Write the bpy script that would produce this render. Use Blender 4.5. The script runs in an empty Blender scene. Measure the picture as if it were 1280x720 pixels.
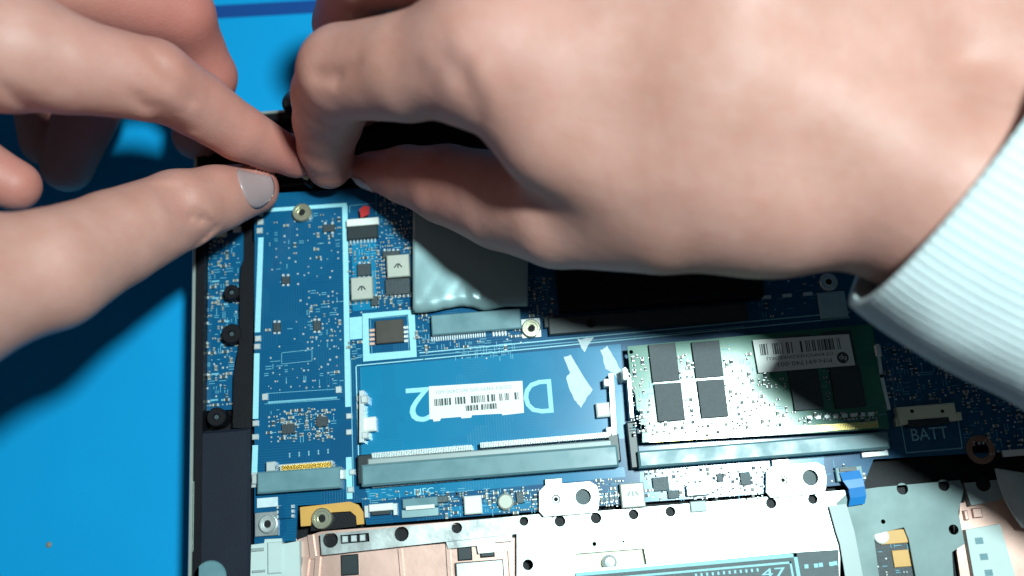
import bpy, math, random
import numpy as np
from mathutils import Vector, Matrix
from mathutils.geometry import tessellate_polygon
from mathutils.bvhtree import BVHTree

MM = 0.001
SC = bpy.context.scene
COL = SC.collection
R = math.radians

# ------------------------------------------------------------------ camera
# laptop frame: X along the laptop, Y towards its far edge, Z up, z = 0 is the top of the motherboard
TILT, ROLL, DIST, FPX = R(15.5), R(-4.5), 266.0, 1200.0
CROT = Matrix.Rotation(TILT, 3, 'X') @ Matrix.Rotation(ROLL, 3, 'Z')
CPOS = CROT @ Vector((0, 0, DIST))
cam = bpy.data.cameras.new('camera')
camo = bpy.data.objects.new('camera', cam)
COL.objects.link(camo)
camo.matrix_world = Matrix.Translation(CPOS * MM) @ CROT.to_4x4()
cam.sensor_width = 36.0
cam.lens = 36.0 * FPX / 1280.0
cam.clip_start = 0.005
cam.clip_end = 20.0
cam.dof.use_dof = True
cam.dof.focus_distance = (DIST - 13) * MM
cam.dof.aperture_fstop = 5.6
SC.camera = camo

# ------------------------------------------------------------------ light
world = bpy.data.worlds.new('World')
SC.world = world
world.use_nodes = True
bg = world.node_tree.nodes['Background']
bg.inputs[0].default_value = (0.86, 0.88, 1.0, 1)
bg.inputs[1].default_value = 0.06


def area(name, loc, target, size, power, color, shape='DISK'):
    l = bpy.data.lights.new(name, 'AREA')
    l.shape = shape
    l.size = size * MM
    l.energy = power
    l.color = color
    o = bpy.data.objects.new(name, l)
    COL.objects.link(o)
    o.location = Vector(loc) * MM
    d = Vector(target) - Vector(loc)
    o.rotation_euler = d.to_track_quat('-Z', 'Y').to_euler()
    return o


area('desk_lamp_light', (154, 10, 520), (0, 0, 0), 62, 4.35, (0.79, 1.0, 0.995))

SC.view_settings.view_transform = 'Standard'
SC.view_settings.look = 'None'
SC.view_settings.exposure = 0.0
SC.view_settings.gamma = 1.0
SC.cycles.use_denoising = True
SC.cycles.max_bounces = 6


# ------------------------------------------------------------------ measuring
def ray(px, py):
    d = Vector(((px - 640.0) / FPX, -(py - 360.0) / FPX, -1.0))
    return CROT @ d


def W(px, py, z=0.0):
    d = ray(px, py)
    t = (z - CPOS.z) / d.z
    p = CPOS + d * t
    return Vector((p.x, p.y, z))


def scale_at(px, py, z=0.0):
    a, b = W(px - 5, py, z), W(px + 5, py, z)
    c, d = W(px, py - 5, z), W(px, py + 5, z)
    return (b - a).length / 10.0, (d - c).length / 10.0


# ------------------------------------------------------------------ materials
MATS = {}


def nodes_of(name):
    m = bpy.data.materials.new(name)
    m.use_nodes = True
    nt = m.node_tree
    return m, nt, nt.nodes['Principled BSDF']


def mat(name, col, rough=0.5, metal=0.0, spec=0.5, vary=0.12, vscale=300.0, bump=0.0, bscale=900.0, coat=0.0, rvary=0.0):
    m, nt, b = nodes_of(name)
    b.inputs['Roughness'].default_value = rough
    b.inputs['Metallic'].default_value = metal
    b.inputs['Specular IOR Level'].default_value = spec
    b.inputs['Coat Weight'].default_value = coat
    b.inputs['Coat Roughness'].default_value = 0.2
    tc = nt.nodes.new('ShaderNodeTexCoord')
    geo = nt.nodes.new('ShaderNodeNewGeometry')
    n = nt.nodes.new('ShaderNodeTexNoise')
    n.inputs['Scale'].default_value = vscale
    n.inputs['Detail'].default_value = 5
    nt.links.new(geo.outputs['Position'], n.inputs['Vector'])
    mx = nt.nodes.new('ShaderNodeMix')
    mx.data_type = 'RGBA'
    lo = tuple(c * (1 - vary) for c in col) + (1,)
    hi = tuple(min(1, c * (1 + vary)) for c in col) + (1,)
    mx.inputs[6].default_value = lo
    mx.inputs[7].default_value = hi
    nt.links.new(n.outputs['Fac'], mx.inputs[0])
    nt.links.new(mx.outputs[2], b.inputs['Base Color'])
    if rvary > 0:
        mr = nt.nodes.new('ShaderNodeMapRange')
        mr.inputs['From Min'].default_value = 0.3
        mr.inputs['From Max'].default_value = 0.7
        mr.inputs['To Min'].default_value = max(0.05, rough - rvary)
        mr.inputs['To Max'].default_value = min(1, rough + rvary)
        nt.links.new(n.outputs['Fac'], mr.inputs['Value'])
        nt.links.new(mr.outputs['Result'], b.inputs['Roughness'])
    if bump > 0:
        n2 = nt.nodes.new('ShaderNodeTexNoise')
        n2.inputs['Scale'].default_value = bscale
        n2.inputs['Detail'].default_value = 4
        nt.links.new(geo.outputs['Position'], n2.inputs['Vector'])
        bp = nt.nodes.new('ShaderNodeBump')
        bp.inputs['Strength'].default_value = bump
        bp.inputs['Distance'].default_value = 0.0006
        nt.links.new(n2.outputs['Fac'], bp.inputs['Height'])
        nt.links.new(bp.outputs['Normal'], b.inputs['Normal'])
    MATS[name] = m
    return m


def pcb_mat(name, base, dark, trace, rough, coat):
    """solder mask over copper: dark laminate, lighter copper pours and thin routed traces that stand slightly proud"""
    m, nt, b = nodes_of(name)
    geo = nt.nodes.new('ShaderNodeNewGeometry')
    br = nt.nodes.new('ShaderNodeTexVoronoi')
    br.distance = 'CHEBYCHEV'
    br.inputs['Scale'].default_value = 95.0
    nt.links.new(geo.outputs['Position'], br.inputs['Vector'])
    bw = nt.nodes.new('ShaderNodeSeparateColor')
    nt.links.new(br.outputs['Color'], bw.inputs[0])
    ramp = nt.nodes.new('ShaderNodeValToRGB')
    ramp.color_ramp.interpolation = 'CONSTANT'
    ramp.color_ramp.elements[0].color = dark + (1,)
    ramp.color_ramp.elements[1].position = 0.45
    ramp.color_ramp.elements[1].color = base + (1,)
    nt.links.new(bw.outputs[0], ramp.inputs[0])
    # routed traces: stripes whose direction switches per patch
    sep = nt.nodes.new('ShaderNodeSeparateXYZ')
    nt.links.new(geo.outputs['Position'], sep.inputs[0])
    pick = nt.nodes.new('ShaderNodeMix')
    gt = nt.nodes.new('ShaderNodeMath')
    gt.operation = 'GREATER_THAN'
    gt.inputs[1].default_value = 0.5
    nt.links.new(bw.outputs[1], gt.inputs[0])
    nt.links.new(gt.outputs[0], pick.inputs[0])
    nt.links.new(sep.outputs['X'], pick.inputs[2])
    nt.links.new(sep.outputs['Y'], pick.inputs[3])
    mul = nt.nodes.new('ShaderNodeMath')
    mul.operation = 'MULTIPLY'
    mul.inputs[1].default_value = 1400.0
    nt.links.new(pick.outputs[0], mul.inputs[0])
    fr = nt.nodes.new('ShaderNodeMath')
    fr.operation = 'FRACT'
    nt.links.new(mul.outputs[0], fr.inputs[0])
    lt = nt.nodes.new('ShaderNodeMath')
    lt.operation = 'LESS_THAN'
    lt.inputs[1].default_value = 0.34
    nt.links.new(fr.outputs[0], lt.inputs[0])
    msk = nt.nodes.new('ShaderNodeMath')
    msk.operation = 'LESS_THAN'
    msk.inputs[1].default_value = 0.48
    nt.links.new(bw.outputs[2], msk.inputs[0])
    both = nt.nodes.new('ShaderNodeMath')
    both.operation = 'MULTIPLY'
    nt.links.new(lt.outputs[0], both.inputs[0])
    nt.links.new(msk.outputs[0], both.inputs[1])
    mx = nt.nodes.new('ShaderNodeMix')
    mx.data_type = 'RGBA'
    nt.links.new(both.outputs[0], mx.inputs[0])
    nt.links.new(ramp.outputs[0], mx.inputs[6])
    mx.inputs[7].default_value = trace + (1,)
    no = nt.nodes.new('ShaderNodeTexNoise')
    no.inputs['Scale'].default_value = 60.0
    no.inputs['Detail'].default_value = 3
    nt.links.new(geo.outputs['Position'], no.inputs['Vector'])
    mm2 = nt.nodes.new('ShaderNodeMix')
    mm2.data_type = 'RGBA'
    mm2.blend_type = 'MULTIPLY'
    mm2.inputs[0].default_value = 0.5
    nt.links.new(mx.outputs[2], mm2.inputs[6])
    nt.links.new(no.outputs['Color'], mm2.inputs[7])
    g2 = nt.nodes.new('ShaderNodeHueSaturation')
    g2.inputs['Value'].default_value = 1.25
    nt.links.new(mm2.outputs[2], g2.inputs['Color'])
    mm3 = nt.nodes.new('ShaderNodeMix')
    mm3.data_type = 'RGBA'
    mm3.inputs[0].default_value = 0.68
    nt.links.new(mx.outputs[2], mm3.inputs[6])
    mm3.inputs[7].default_value = base + (1,)
    nt.links.new(mm3.outputs[2], b.inputs['Base Color'])
    bp = nt.nodes.new('ShaderNodeBump')
    bp.inputs['Strength'].default_value = 0.2
    bp.inputs['Distance'].default_value = 0.00006
    nt.links.new(both.outputs[0], bp.inputs['Height'])
    nt.links.new(bp.outputs['Normal'], b.inputs['Normal'])
    mr = nt.nodes.new('ShaderNodeMapRange')
    mr.inputs['To Min'].default_value = rough - 0.1
    mr.inputs['To Max'].default_value = rough + 0.12
    nt.links.new(no.outputs['Fac'], mr.inputs['Value'])
    nt.links.new(mr.outputs['Result'], b.inputs['Roughness'])
    b.inputs['Specular IOR Level'].default_value = 0.2
    b.inputs['Coat Weight'].default_value = coat
    b.inputs['Coat Roughness'].default_value = 0.16
    MATS[name] = m


mat('mat_blue', (0.003, 0.295, 0.63), 0.62, vary=0.13, vscale=14, bump=0.15, bscale=2500, spec=0.12)
mat('mat_stripe', (0.004, 0.055, 0.24), 0.6, vary=0.06, vscale=40, spec=0.25)
mat('mat_pale', (0.05, 0.36, 0.62), 0.6, vary=0.05, spec=0.25)
pcb_mat('pcb_blue', (0.004, 0.088, 0.20), (0.003, 0.06, 0.16), (0.008, 0.15, 0.27), 0.27, 0.3)
pcb_mat('pcb_pour', (0.006, 0.20, 0.38), (0.005, 0.165, 0.33), (0.012, 0.23, 0.40), 0.27, 0.8)
pcb_mat('pcb_green', (0.02, 0.17, 0.10), (0.012, 0.12, 0.08), (0.04, 0.26, 0.17), 0.30, 0.7)
mat('silk', (0.32, 0.68, 0.77), 0.55, vary=0.10, vscale=700)
mat('silk_dim', (0.14, 0.42, 0.54), 0.55, vary=0.15, vscale=700)
mat('chip', (0.026, 0.040, 0.048), 0.45, vary=0.3, vscale=900, bump=0.2, bscale=6000)
mat('chip_grey', (0.045, 0.075, 0.085), 0.42, vary=0.2, vscale=500, bump=0.2, bscale=5000)
mat('connector', (0.13, 0.255, 0.29), 0.38, vary=0.2, vscale=200, rvary=0.1)
mat('chip_brown', (0.055, 0.048, 0.040), 0.4, vary=0.3, vscale=400)
mat('connector_dark', (0.02, 0.03, 0.035), 0.4, vary=0.2)
mat('cream', (0.84, 0.85, 0.62), 0.5, vary=0.08)
mat('white_plastic', (0.80, 0.82, 0.78), 0.4, vary=0.06)
mat('black_plastic', (0.007, 0.007, 0.010), 0.48, spec=0.2, vary=0.3, bump=0.15, bscale=3000)
mat('speaker', (0.012, 0.016, 0.027), 0.55, spec=0.2, vary=0.15, vscale=120, bump=0.2, bscale=4000)
mat('hole', (0.004, 0.004, 0.005), 0.8)
mat('steel', (0.66, 0.71, 0.70), 0.36, 0.75, vary=0.12, vscale=120, rvary=0.10, bump=0.06, bscale=700)
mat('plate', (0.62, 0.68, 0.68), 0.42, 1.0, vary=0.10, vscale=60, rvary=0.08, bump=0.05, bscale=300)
mat('plate_shaded', (0.17, 0.235, 0.235), 0.55, 0.4, vary=0.12, vscale=70, rvary=0.08, bump=0.06, bscale=300)  # rougher steel, with the side plate's half shade put into its colour
mat('foil', (0.30, 0.46, 0.48), 0.38, 0.3, vary=0.15, vscale=60, bump=0.12, bscale=150, rvary=0.1)
mat('tin', (0.74, 0.80, 0.80), 0.34, 0.5, vary=0.1, vscale=1500)
mat('brass', (0.62, 0.62, 0.46), 0.30, 0.85, vary=0.12, vscale=900)
mat('gold', (0.80, 0.60, 0.22), 0.30, 1.0, vary=0.1)
mat('copper', (0.72, 0.46, 0.39), 0.42, 0.7, vary=0.10, vscale=60, bump=0.14, bscale=120, rvary=0.08)
mat('copper_dull', (0.32, 0.17, 0.12), 0.45, 0.6, vary=0.2)
mat('kapton', (0.66, 0.36, 0.09), 0.35, vary=0.1)
mat('inductor', (0.46, 0.48, 0.42), 0.5, 0.25, vary=0.1, vscale=900)
mat('cap_tan', (0.20, 0.20, 0.17), 0.5)
mat('red_tape', (0.50, 0.015, 0.015), 0.5)
mat('label', (0.80, 0.82, 0.78), 0.6, vary=0.04)
mat('label_grey', (0.52, 0.62, 0.60), 0.6, vary=0.05)
mat('ink', (0.05, 0.06, 0.07), 0.6)
mat('ink_faded', (0.36, 0.42, 0.42), 0.6)
mat('residue', (0.58, 0.70, 0.74), 0.7, vary=0.2, vscale=800)
mat('blue_tab', (0.01, 0.20, 0.55), 0.4)
mat('tape_grey', (0.33, 0.39, 0.39), 0.5, 0.2, vary=0.1, vscale=80)
mat('cable_white', (0.62, 0.68, 0.66), 0.5)
mat('cable_black', (0.008, 0.008, 0.01), 0.4)
mat('rim', (0.50, 0.56, 0.52), 0.35, 0.6)
mat('nail', (0.38, 0.265, 0.27), 0.30, vary=0.06, vscale=200)
MATS['nail'].node_tree.nodes['Principled BSDF'].inputs['Subsurface Weight'].default_value = 0.2
MATS['nail'].node_tree.nodes['Principled BSDF'].inputs['Subsurface Scale'].default_value = 0.001
mat('knit', (0.60, 0.68, 0.70), 0.9, vary=0.08, vscale=900, bump=0.5, bscale=3500, spec=0.15)
MATS['knit'].node_tree.nodes['Principled BSDF'].inputs['Sheen Weight'].default_value = 0.25


def skin_mat(name):
    m, nt, b = nodes_of(name)
    b.inputs['Subsurface Weight'].default_value = 0.25
    b.inputs['Subsurface Radius'].default_value = (1.0, 0.35, 0.20)
    b.inputs['Subsurface Scale'].default_value = 0.0025
    b.inputs['Roughness'].default_value = 0.52
    b.inputs['Specular IOR Level'].default_value = 0.35
    geo = nt.nodes.new('ShaderNodeNewGeometry')
    at = nt.nodes.new('ShaderNodeAttribute')
    at.attribute_name = 'flush_shade'
    n = nt.nodes.new('ShaderNodeTexNoise')
    n.inputs['Scale'].default_value = 55
    n.inputs['Detail'].default_value = 6
    n.inputs['Roughness'].default_value = 0.6
    nt.links.new(geo.outputs['Position'], n.inputs['Vector'])
    r = nt.nodes.new('ShaderNodeValToRGB')
    r.color_ramp.elements[0].position = 0.3
    r.color_ramp.elements[0].color = (0.46, 0.225, 0.175, 1)
    r.color_ramp.elements[1].position = 0.7
    r.color_ramp.elements[1].color = (0.56, 0.30, 0.252, 1)
    nt.links.new(n.outputs['Fac'], r.inputs[0])
    mx = nt.nodes.new('ShaderNodeMix')
    mx.data_type = 'RGBA'
    mx.inputs[7].default_value = (0.46, 0.135, 0.11, 1)
    nt.links.new(at.outputs['Fac'], mx.inputs[0])
    nt.links.new(r.outputs[0], mx.inputs[6])
    n3 = nt.nodes.new('ShaderNodeTexNoise')
    n3.inputs['Scale'].default_value = 230
    n3.inputs['Detail'].default_value = 5
    n3.inputs['Roughness'].default_value = 0.7
    nt.links.new(geo.outputs['Position'], n3.inputs['Vector'])
    mr = nt.nodes.new('ShaderNodeMapRange')
    mr.inputs['From Min'].default_value = 0.42
    mr.inputs['From Max'].default_value = 0.75
    mr.inputs['To Max'].default_value = 0.28
    nt.links.new(n3.outputs['Fac'], mr.inputs['Value'])
    mx2 = nt.nodes.new('ShaderNodeMix')
    mx2.data_type = 'RGBA'
    mx2.inputs[7].default_value = (0.50, 0.17, 0.13, 1)
    nt.links.new(mr.outputs['Result'], mx2.inputs[0])
    nt.links.new(mx.outputs[2], mx2.inputs[6])
    nt.links.new(mx2.outputs[2], b.inputs['Base Color'])
    v = nt.nodes.new('ShaderNodeTexVoronoi')
    v.feature = 'DISTANCE_TO_EDGE'
    v.inputs['Scale'].default_value = 950
    nw = nt.nodes.new('ShaderNodeTexNoise')
    nw.inputs['Scale'].default_value = 260
    nw.inputs['Detail'].default_value = 4
    nt.links.new(geo.outputs['Position'], nw.inputs['Vector'])
    nt.links.new(geo.outputs['Position'], v.inputs['Vector'])
    ad = nt.nodes.new('ShaderNodeMath')
    ad.operation = 'MULTIPLY_ADD'
    ad.inputs[1].default_value = 0.5
    nt.links.new(v.outputs['Distance'], ad.inputs[0])
    nt.links.new(nw.outputs['Fac'], ad.inputs[2])
    bp = nt.nodes.new('ShaderNodeBump')
    bp.inputs['Strength'].default_value = 0.30
    bp.inputs['Distance'].default_value = 0.0005
    nt.links.new(ad.outputs[0], bp.inputs['Height'])
    nt.links.new(bp.outputs['Normal'], b.inputs['Normal'])
    MATS[name] = m


skin_mat('skin')


# ------------------------------------------------------------------ mesh builder (works in mm, laptop frame)
class MB:
    def __init__(self):
        self.v, self.f, self.m, self.slots = [], [], [], []

    def slot(self, name):
        if name not in self.slots:
            self.slots.append(name)
        return self.slots.index(name)

    def faces(self, verts, faces, m):
        k = len(self.v)
        s = self.slot(m)
        self.v += [tuple(p) for p in verts]
        self.f += [tuple(i + k for i in f) for f in faces]
        self.m += [s] * len(faces)
        return self

    def box(self, x0, x1, y0, y1, z0, z1, m, ch=0.0, rot=0.0):
        """box with a chamfered top"""
        cx, cy = (x0 + x1) / 2, (y0 + y1) / 2
        c = min(ch, (x1 - x0) * 0.3, (y1 - y0) * 0.3, (z1 - z0) * 0.6)
        ring = [(x0, y0), (x1, y0), (x1, y1), (x0, y1)]
        lv = [[(x, y, z0) for x, y in ring]]
        if c > 0:
            lv.append([(x, y, z1 - c) for x, y in ring])
            ring = [(x0 + c, y0 + c), (x1 - c, y0 + c), (x1 - c, y1 - c), (x0 + c, y1 - c)]
        lv.append([(x, y, z1) for x, y in ring])
        vs = [p for l in lv for p in l]
        if rot:
            ca, sa = math.cos(rot), math.sin(rot)
            vs = [(cx + (x - cx) * ca - (y - cy) * sa, cy + (x - cx) * sa + (y - cy) * ca, z) for x, y, z in vs]
        fs = [(3, 2, 1, 0)]
        for l in range(len(lv) - 1):
            for i in range(4):
                j = (i + 1) % 4
                fs.append((l * 4 + i, l * 4 + j, l * 4 + 4 + j, l * 4 + 4 + i))
        t = (len(lv) - 1) * 4
        fs.append((t, t + 1, t + 2, t + 3))
        return self.faces(vs, fs, m)

    def pbox(self, cx, cy, w, h, z0, z1, m, ch=0.15, rot=0.0):
        """box by its middle and size in photograph pixels, measured on its own level"""
        p = W(cx, cy, z1)
        sx, sy = scale_at(cx, cy, z1)
        w, h = w * sx / 2, h * sy / 2
        return self.box(p.x - w, p.x + w, p.y - h, p.y + h, z0, z1, m, ch, rot)

    def cyl(self, x, y, r, z0, z1, m, n=20, r1=None, cap=True):
        r1 = r if r1 is None else r1
        vs = [(x + r * math.cos(2 * math.pi * i / n), y + r * math.sin(2 * math.pi * i / n), z0) for i in range(n)]
        vs += [(x + r1 * math.cos(2 * math.pi * i / n), y + r1 * math.sin(2 * math.pi * i / n), z1) for i in range(n)]
        fs = [(i, (i + 1) % n, n + (i + 1) % n, n + i) for i in range(n)]
        if cap:
            fs += [tuple(range(n, 2 * n)), tuple(reversed(range(n)))]
        return self.faces(vs, fs, m)

    def lathe(self, x, y, prof, m, n=24):
        """profile of (r, z) from the outside in"""
        vs, fs = [], []
        for r, z in prof:
            vs += [(x + r * math.cos(2 * math.pi * i / n), y + r * math.sin(2 * math.pi * i / n), z) for i in range(n)]
        for k in range(len(prof) - 1):
            for i in range(n):
                j = (i + 1) % n
                fs.append((k * n + i, k * n + j, k * n + n + j, k * n + n + i))
        k = (len(prof) - 1) * n
        fs.append(tuple(range(k, k + n)))
        return self.faces(vs, fs, m)

    def prism(self, outer, z0, z1, m, holes=(), side=None):
        loops = [[Vector((p[0], p[1], 0)) for p in l] for l in [outer] + list(holes)]
        tris = tessellate_polygon(loops)
        flat = [p for l in loops for p in l]
        n = len(flat)
        vs = [(p.x, p.y, z1) for p in flat] + [(p.x, p.y, z0) for p in flat]
        top = []
        for t in tris:
            a, b, c = (flat[i] for i in t)
            up = (b - a).cross(c - a).z > 0
            top.append(tuple(t) if up else tuple(reversed(t)))
        fs = top + [tuple(i + n for i in reversed(t)) for t in top]
        self.faces(vs, fs, m)
        sd = []
        k = 0
        for li, l in enumerate(loops):
            ln = len(l)
            ar = sum(l[i].x * l[(i + 1) % ln].y - l[(i + 1) % ln].x * l[i].y for i in range(ln))
            fwd = (ar > 0) == (li == 0)
            for i in range(ln):
                a, b = k + i, k + (i + 1) % ln
                sd.append((a + n, b + n, b, a) if fwd else (b + n, a + n, a, b))
            k += ln
        self.faces(vs, sd, side or m)
        return self

    def ppoly(self, pts, z0, z1, m, holes=()):
        return self.prism([W(x, y, z1) for x, y in pts], z0, z1, m, holes)

    def pline(self, pts, w, z0, z1, m):
        """flat line through pixel points, width in mm"""
        ps = [W(x, y, z1) for x, y in pts]
        for a, b in zip(ps, ps[1:]):
            d = (b - a)
            if d.length < 1e-6:
                continue
            d.normalize()
            n = Vector((-d.y, d.x, 0)) * (w / 2)
            e = d * (w / 2)
            q = [a - e - n, b + e - n, b + e + n, a - e + n]
            self.prism(q, z0, z1, m)
        return self

    def tube(self, pts, r, m, n=10):
        pts = [Vector(p) for p in pts]
        rings = []
        for i, p in enumerate(pts):
            t = (pts[min(i + 1, len(pts) - 1)] - pts[max(i - 1, 0)]).normalized()
            s = t.cross(Vector((0, 0, 1)))
            if s.length < 0.1:
                s = t.cross(Vector((1, 0, 0)))
            s.normalize()
            u = s.cross(t)
            rings.append([p + (s * math.cos(2 * math.pi * k / n) + u * math.sin(2 * math.pi * k / n)) * r for k in range(n)])
        vs = [p for rg in rings for p in rg]
        fs = []
        for i in range(len(rings) - 1):
            for k in range(n):
                j = (k + 1) % n
                fs.append((i * n + k, i * n + n + k, i * n + n + j, i * n + j))
        fs += [tuple(range(n)), tuple(reversed(range(len(vs) - n, len(vs))))]
        return self.faces(vs, fs, m)

    def text(self, s, px, py, hpx, z, m, rot=0.0, wpx=None, bold=0.0):
        """flat lettering centred on a pixel, cap height in pixels"""
        c = bpy.data.curves.new('t', 'FONT')
        c.body = s
        c.size = 1.0
        c.align_x = 'CENTER'
        c.offset = bold
        c.resolution_u = 3
        o = bpy.data.objects.new('t', c)
        COL.objects.link(o)
        dg = bpy.context.evaluated_depsgraph_get()
        me = bpy.data.meshes.new_from_object(o.evaluated_get(dg))
        vs = [v.co.copy() for v in me.vertices]
        fs = [tuple(p.vertices) for p in me.polygons]
        bpy.data.objects.remove(o)
        bpy.data.curves.remove(c)
        bpy.data.meshes.remove(me)
        if not vs:
            return self
        x0, x1 = min(v.x for v in vs), max(v.x for v in vs)
        y0, y1 = min(v.y for v in vs), max(v.y for v in vs)
        sx, sy = scale_at(px, py, z)
        ky = hpx * sy / (y1 - y0)
        kx = wpx * sx / (x1 - x0) if wpx else ky
        p = W(px, py, z)
        ca, sa = math.cos(rot), math.sin(rot)
        out = []
        for v in vs:
            x, y = (v.x - (x0 + x1) / 2) * kx, (v.y - (y0 + y1) / 2) * ky
            out.append((p.x + x * ca - y * sa, p.y + x * sa + y * ca, z))
        return self.faces(out, fs, m)


ORIGIN = {}


def setprops(o, label=None, cat=None, group=None, kind=None):
    for k, v in (('label', label), ('category', cat), ('group', group), ('kind', kind)):
        if v:
            o[k] = v


def thing(name, loc, label, cat):
    o = bpy.data.objects.new(name, None)
    o.empty_display_size = 0.01
    COL.objects.link(o)
    o.location = Vector(loc) * MM
    ORIGIN[o] = Vector(loc)
    setprops(o, label, cat)
    return o


def build(mb, name, parent=None, label=None, kind=None, cat=None, smooth=False):
    lo = [min(v[i] for v in mb.v) for i in range(3)]
    hi = [max(v[i] for v in mb.v) for i in range(3)]
    org = Vector(((lo[0] + hi[0]) / 2, (lo[1] + hi[1]) / 2, lo[2]))
    me = bpy.data.meshes.new(name)
    me.from_pydata([tuple((Vector(v) - org) * MM) for v in mb.v], [], mb.f)
    for s in mb.slots:
        me.materials.append(MATS[s])
    me.polygons.foreach_set('material_index', mb.m)
    if smooth:
        me.polygons.foreach_set('use_smooth', [True] * len(me.polygons))
    me.validate()
    me.update()
    o = bpy.data.objects.new(name, me)
    COL.objects.link(o)
    if parent is not None:
        o.parent = parent
        o.location = (org - ORIGIN[parent]) * MM
    else:
        o.location = org * MM
    ORIGIN[o] = org
    setprops(o, label, cat, None, kind)
    return o


RND = random.Random(7)

# ------------------------------------------------------------------ the work mat
MATZ = -20.0
EDGE_A, EDGE_B = W(0, 38, MATZ), W(640, 3, MATZ)
sl = (EDGE_B.y - EDGE_A.y) / (EDGE_B.x - EDGE_A.x)


def edge_y(x, off=0.0):
    return EDGE_A.y + sl * (x - EDGE_A.x) + off


mb = MB()
mb.prism([(-330, -260), (330, -260), (330, edge_y(330)), (-330, edge_y(-330))], MATZ - 2, MATZ, 'mat_blue')
work_mat = build(mb, 'work_mat', kind='structure')
mb = MB()
mb.prism([(-330, edge_y(-330)), (330, edge_y(330)), (330, edge_y(330, 4.8)), (-330, edge_y(-330, 4.8))], MATZ - 2, MATZ + 0.15, 'mat_stripe')
build(mb, 'border_stripe', work_mat)
mb = MB()
mb.prism([(-330, edge_y(-330, 4.8)), (330, edge_y(330, 4.8)), (330, edge_y(330, 150)), (-330, edge_y(-330, 150))], MATZ - 2, MATZ, 'mat_blue')
build(mb, 'border_field', work_mat)
mb = MB()
p = W(61, 681, MATZ)
mb.lathe(p.x, p.y, [(0.9, MATZ + 0.02), (0.7, MATZ + 0.3), (0.2, MATZ + 0.45)], 'cap_tan', 9)
build(mb, 'crumb', None, 'tiny tan crumb lying alone on the blue mat', cat='crumb')

# ------------------------------------------------------------------ the laptop
LZ = MATZ
laptop = thing('laptop', (40, 0, LZ), 'opened laptop base with exposed blue motherboard lying on the blue mat', 'laptop')

# tray and rim
TL = W(247, 145, 2)
BL = W(229, 720, 2)
lx0 = (TL.x + BL.x) / 2
ly1 = TL.y
lx1, ly0 = lx0 + 345, ly1 - 232
mb = MB()
mb.box(lx0 + 0.4, lx1, ly0, ly1 - 0.4, LZ, -4.0, 'black_plastic', 0.5)
build(mb, 'tray', laptop, 'matt black plastic tray under the boards')
mb = MB()
mb.box(lx0 + 1.0, lx0 + 3.2, ly0 + 1, ly1 - 1, -4.0, 1.6, 'black_plastic', 0.4)
mb.box(lx0 + 3.2, lx1 - 1, ly1 - 3.4, ly1 - 1, -4.0, 1.6, 'black_plastic', 0.4)
build(mb, 'inner_wall', laptop)
mb = MB()
mb.box(lx0, lx0 + 0.9, ly0, ly1, LZ + 2, 1.9, 'rim', 0.25)
mb.box(lx0 + 0.9, lx1, ly1 - 0.9, ly1, LZ + 2, 1.9, 'rim', 0.25)
build(mb, 'rim', laptop, 'thin pale metallic rim along the base')


def screw(parent, px, py, r, z0, z1, body='brass', hole=0.36, name='screw', label=None):
    p = W(px, py, z1)
    mb = MB()
    mb.lathe(p.x, p.y, [(r, z0), (r, z1 - 0.25), (r - 0.25, z1), (r * 0.72, z1), (r * 0.66, z1 - 0.25), (r * hole + 0.2, z1 - 0.25), (r * hole, z1 - 0.1), (r * hole, z1 - 0.3)], body)
    mb.cyl(p.x, p.y, r * hole * 0.98, z1 - 1.3, z1 - 0.28, 'hole', 16)
    return build(mb, name, parent, label)


# small surface-mount parts -------------------------------------------------
def smd(mb, x, y, z, l, w, h, vertical, body):
    if vertical:
        mb.box(x - w / 2, x + w / 2, y - l * 0.28, y + l * 0.28, z, z + h, body, 0.05)
        mb.box(x - w / 2, x + w / 2, y - l / 2, y - l * 0.28, z, z + h * 1.03, 'tin', 0.08)
        mb.box(x - w / 2, x + w / 2, y + l * 0.28, y + l / 2, z, z + h * 1.03, 'tin', 0.08)
    else:
        mb.box(x - l * 0.28, x + l * 0.28, y - w / 2, y + w / 2, z, z + h, body, 0.05)
        mb.box(x - l / 2, x - l * 0.28, y - w / 2, y + w / 2, z, z + h * 1.03, 'tin', 0.08)
        mb.box(x + l * 0.28, x + l / 2, y - w / 2, y + w / 2, z, z + h * 1.03, 'tin', 0.08)


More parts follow.
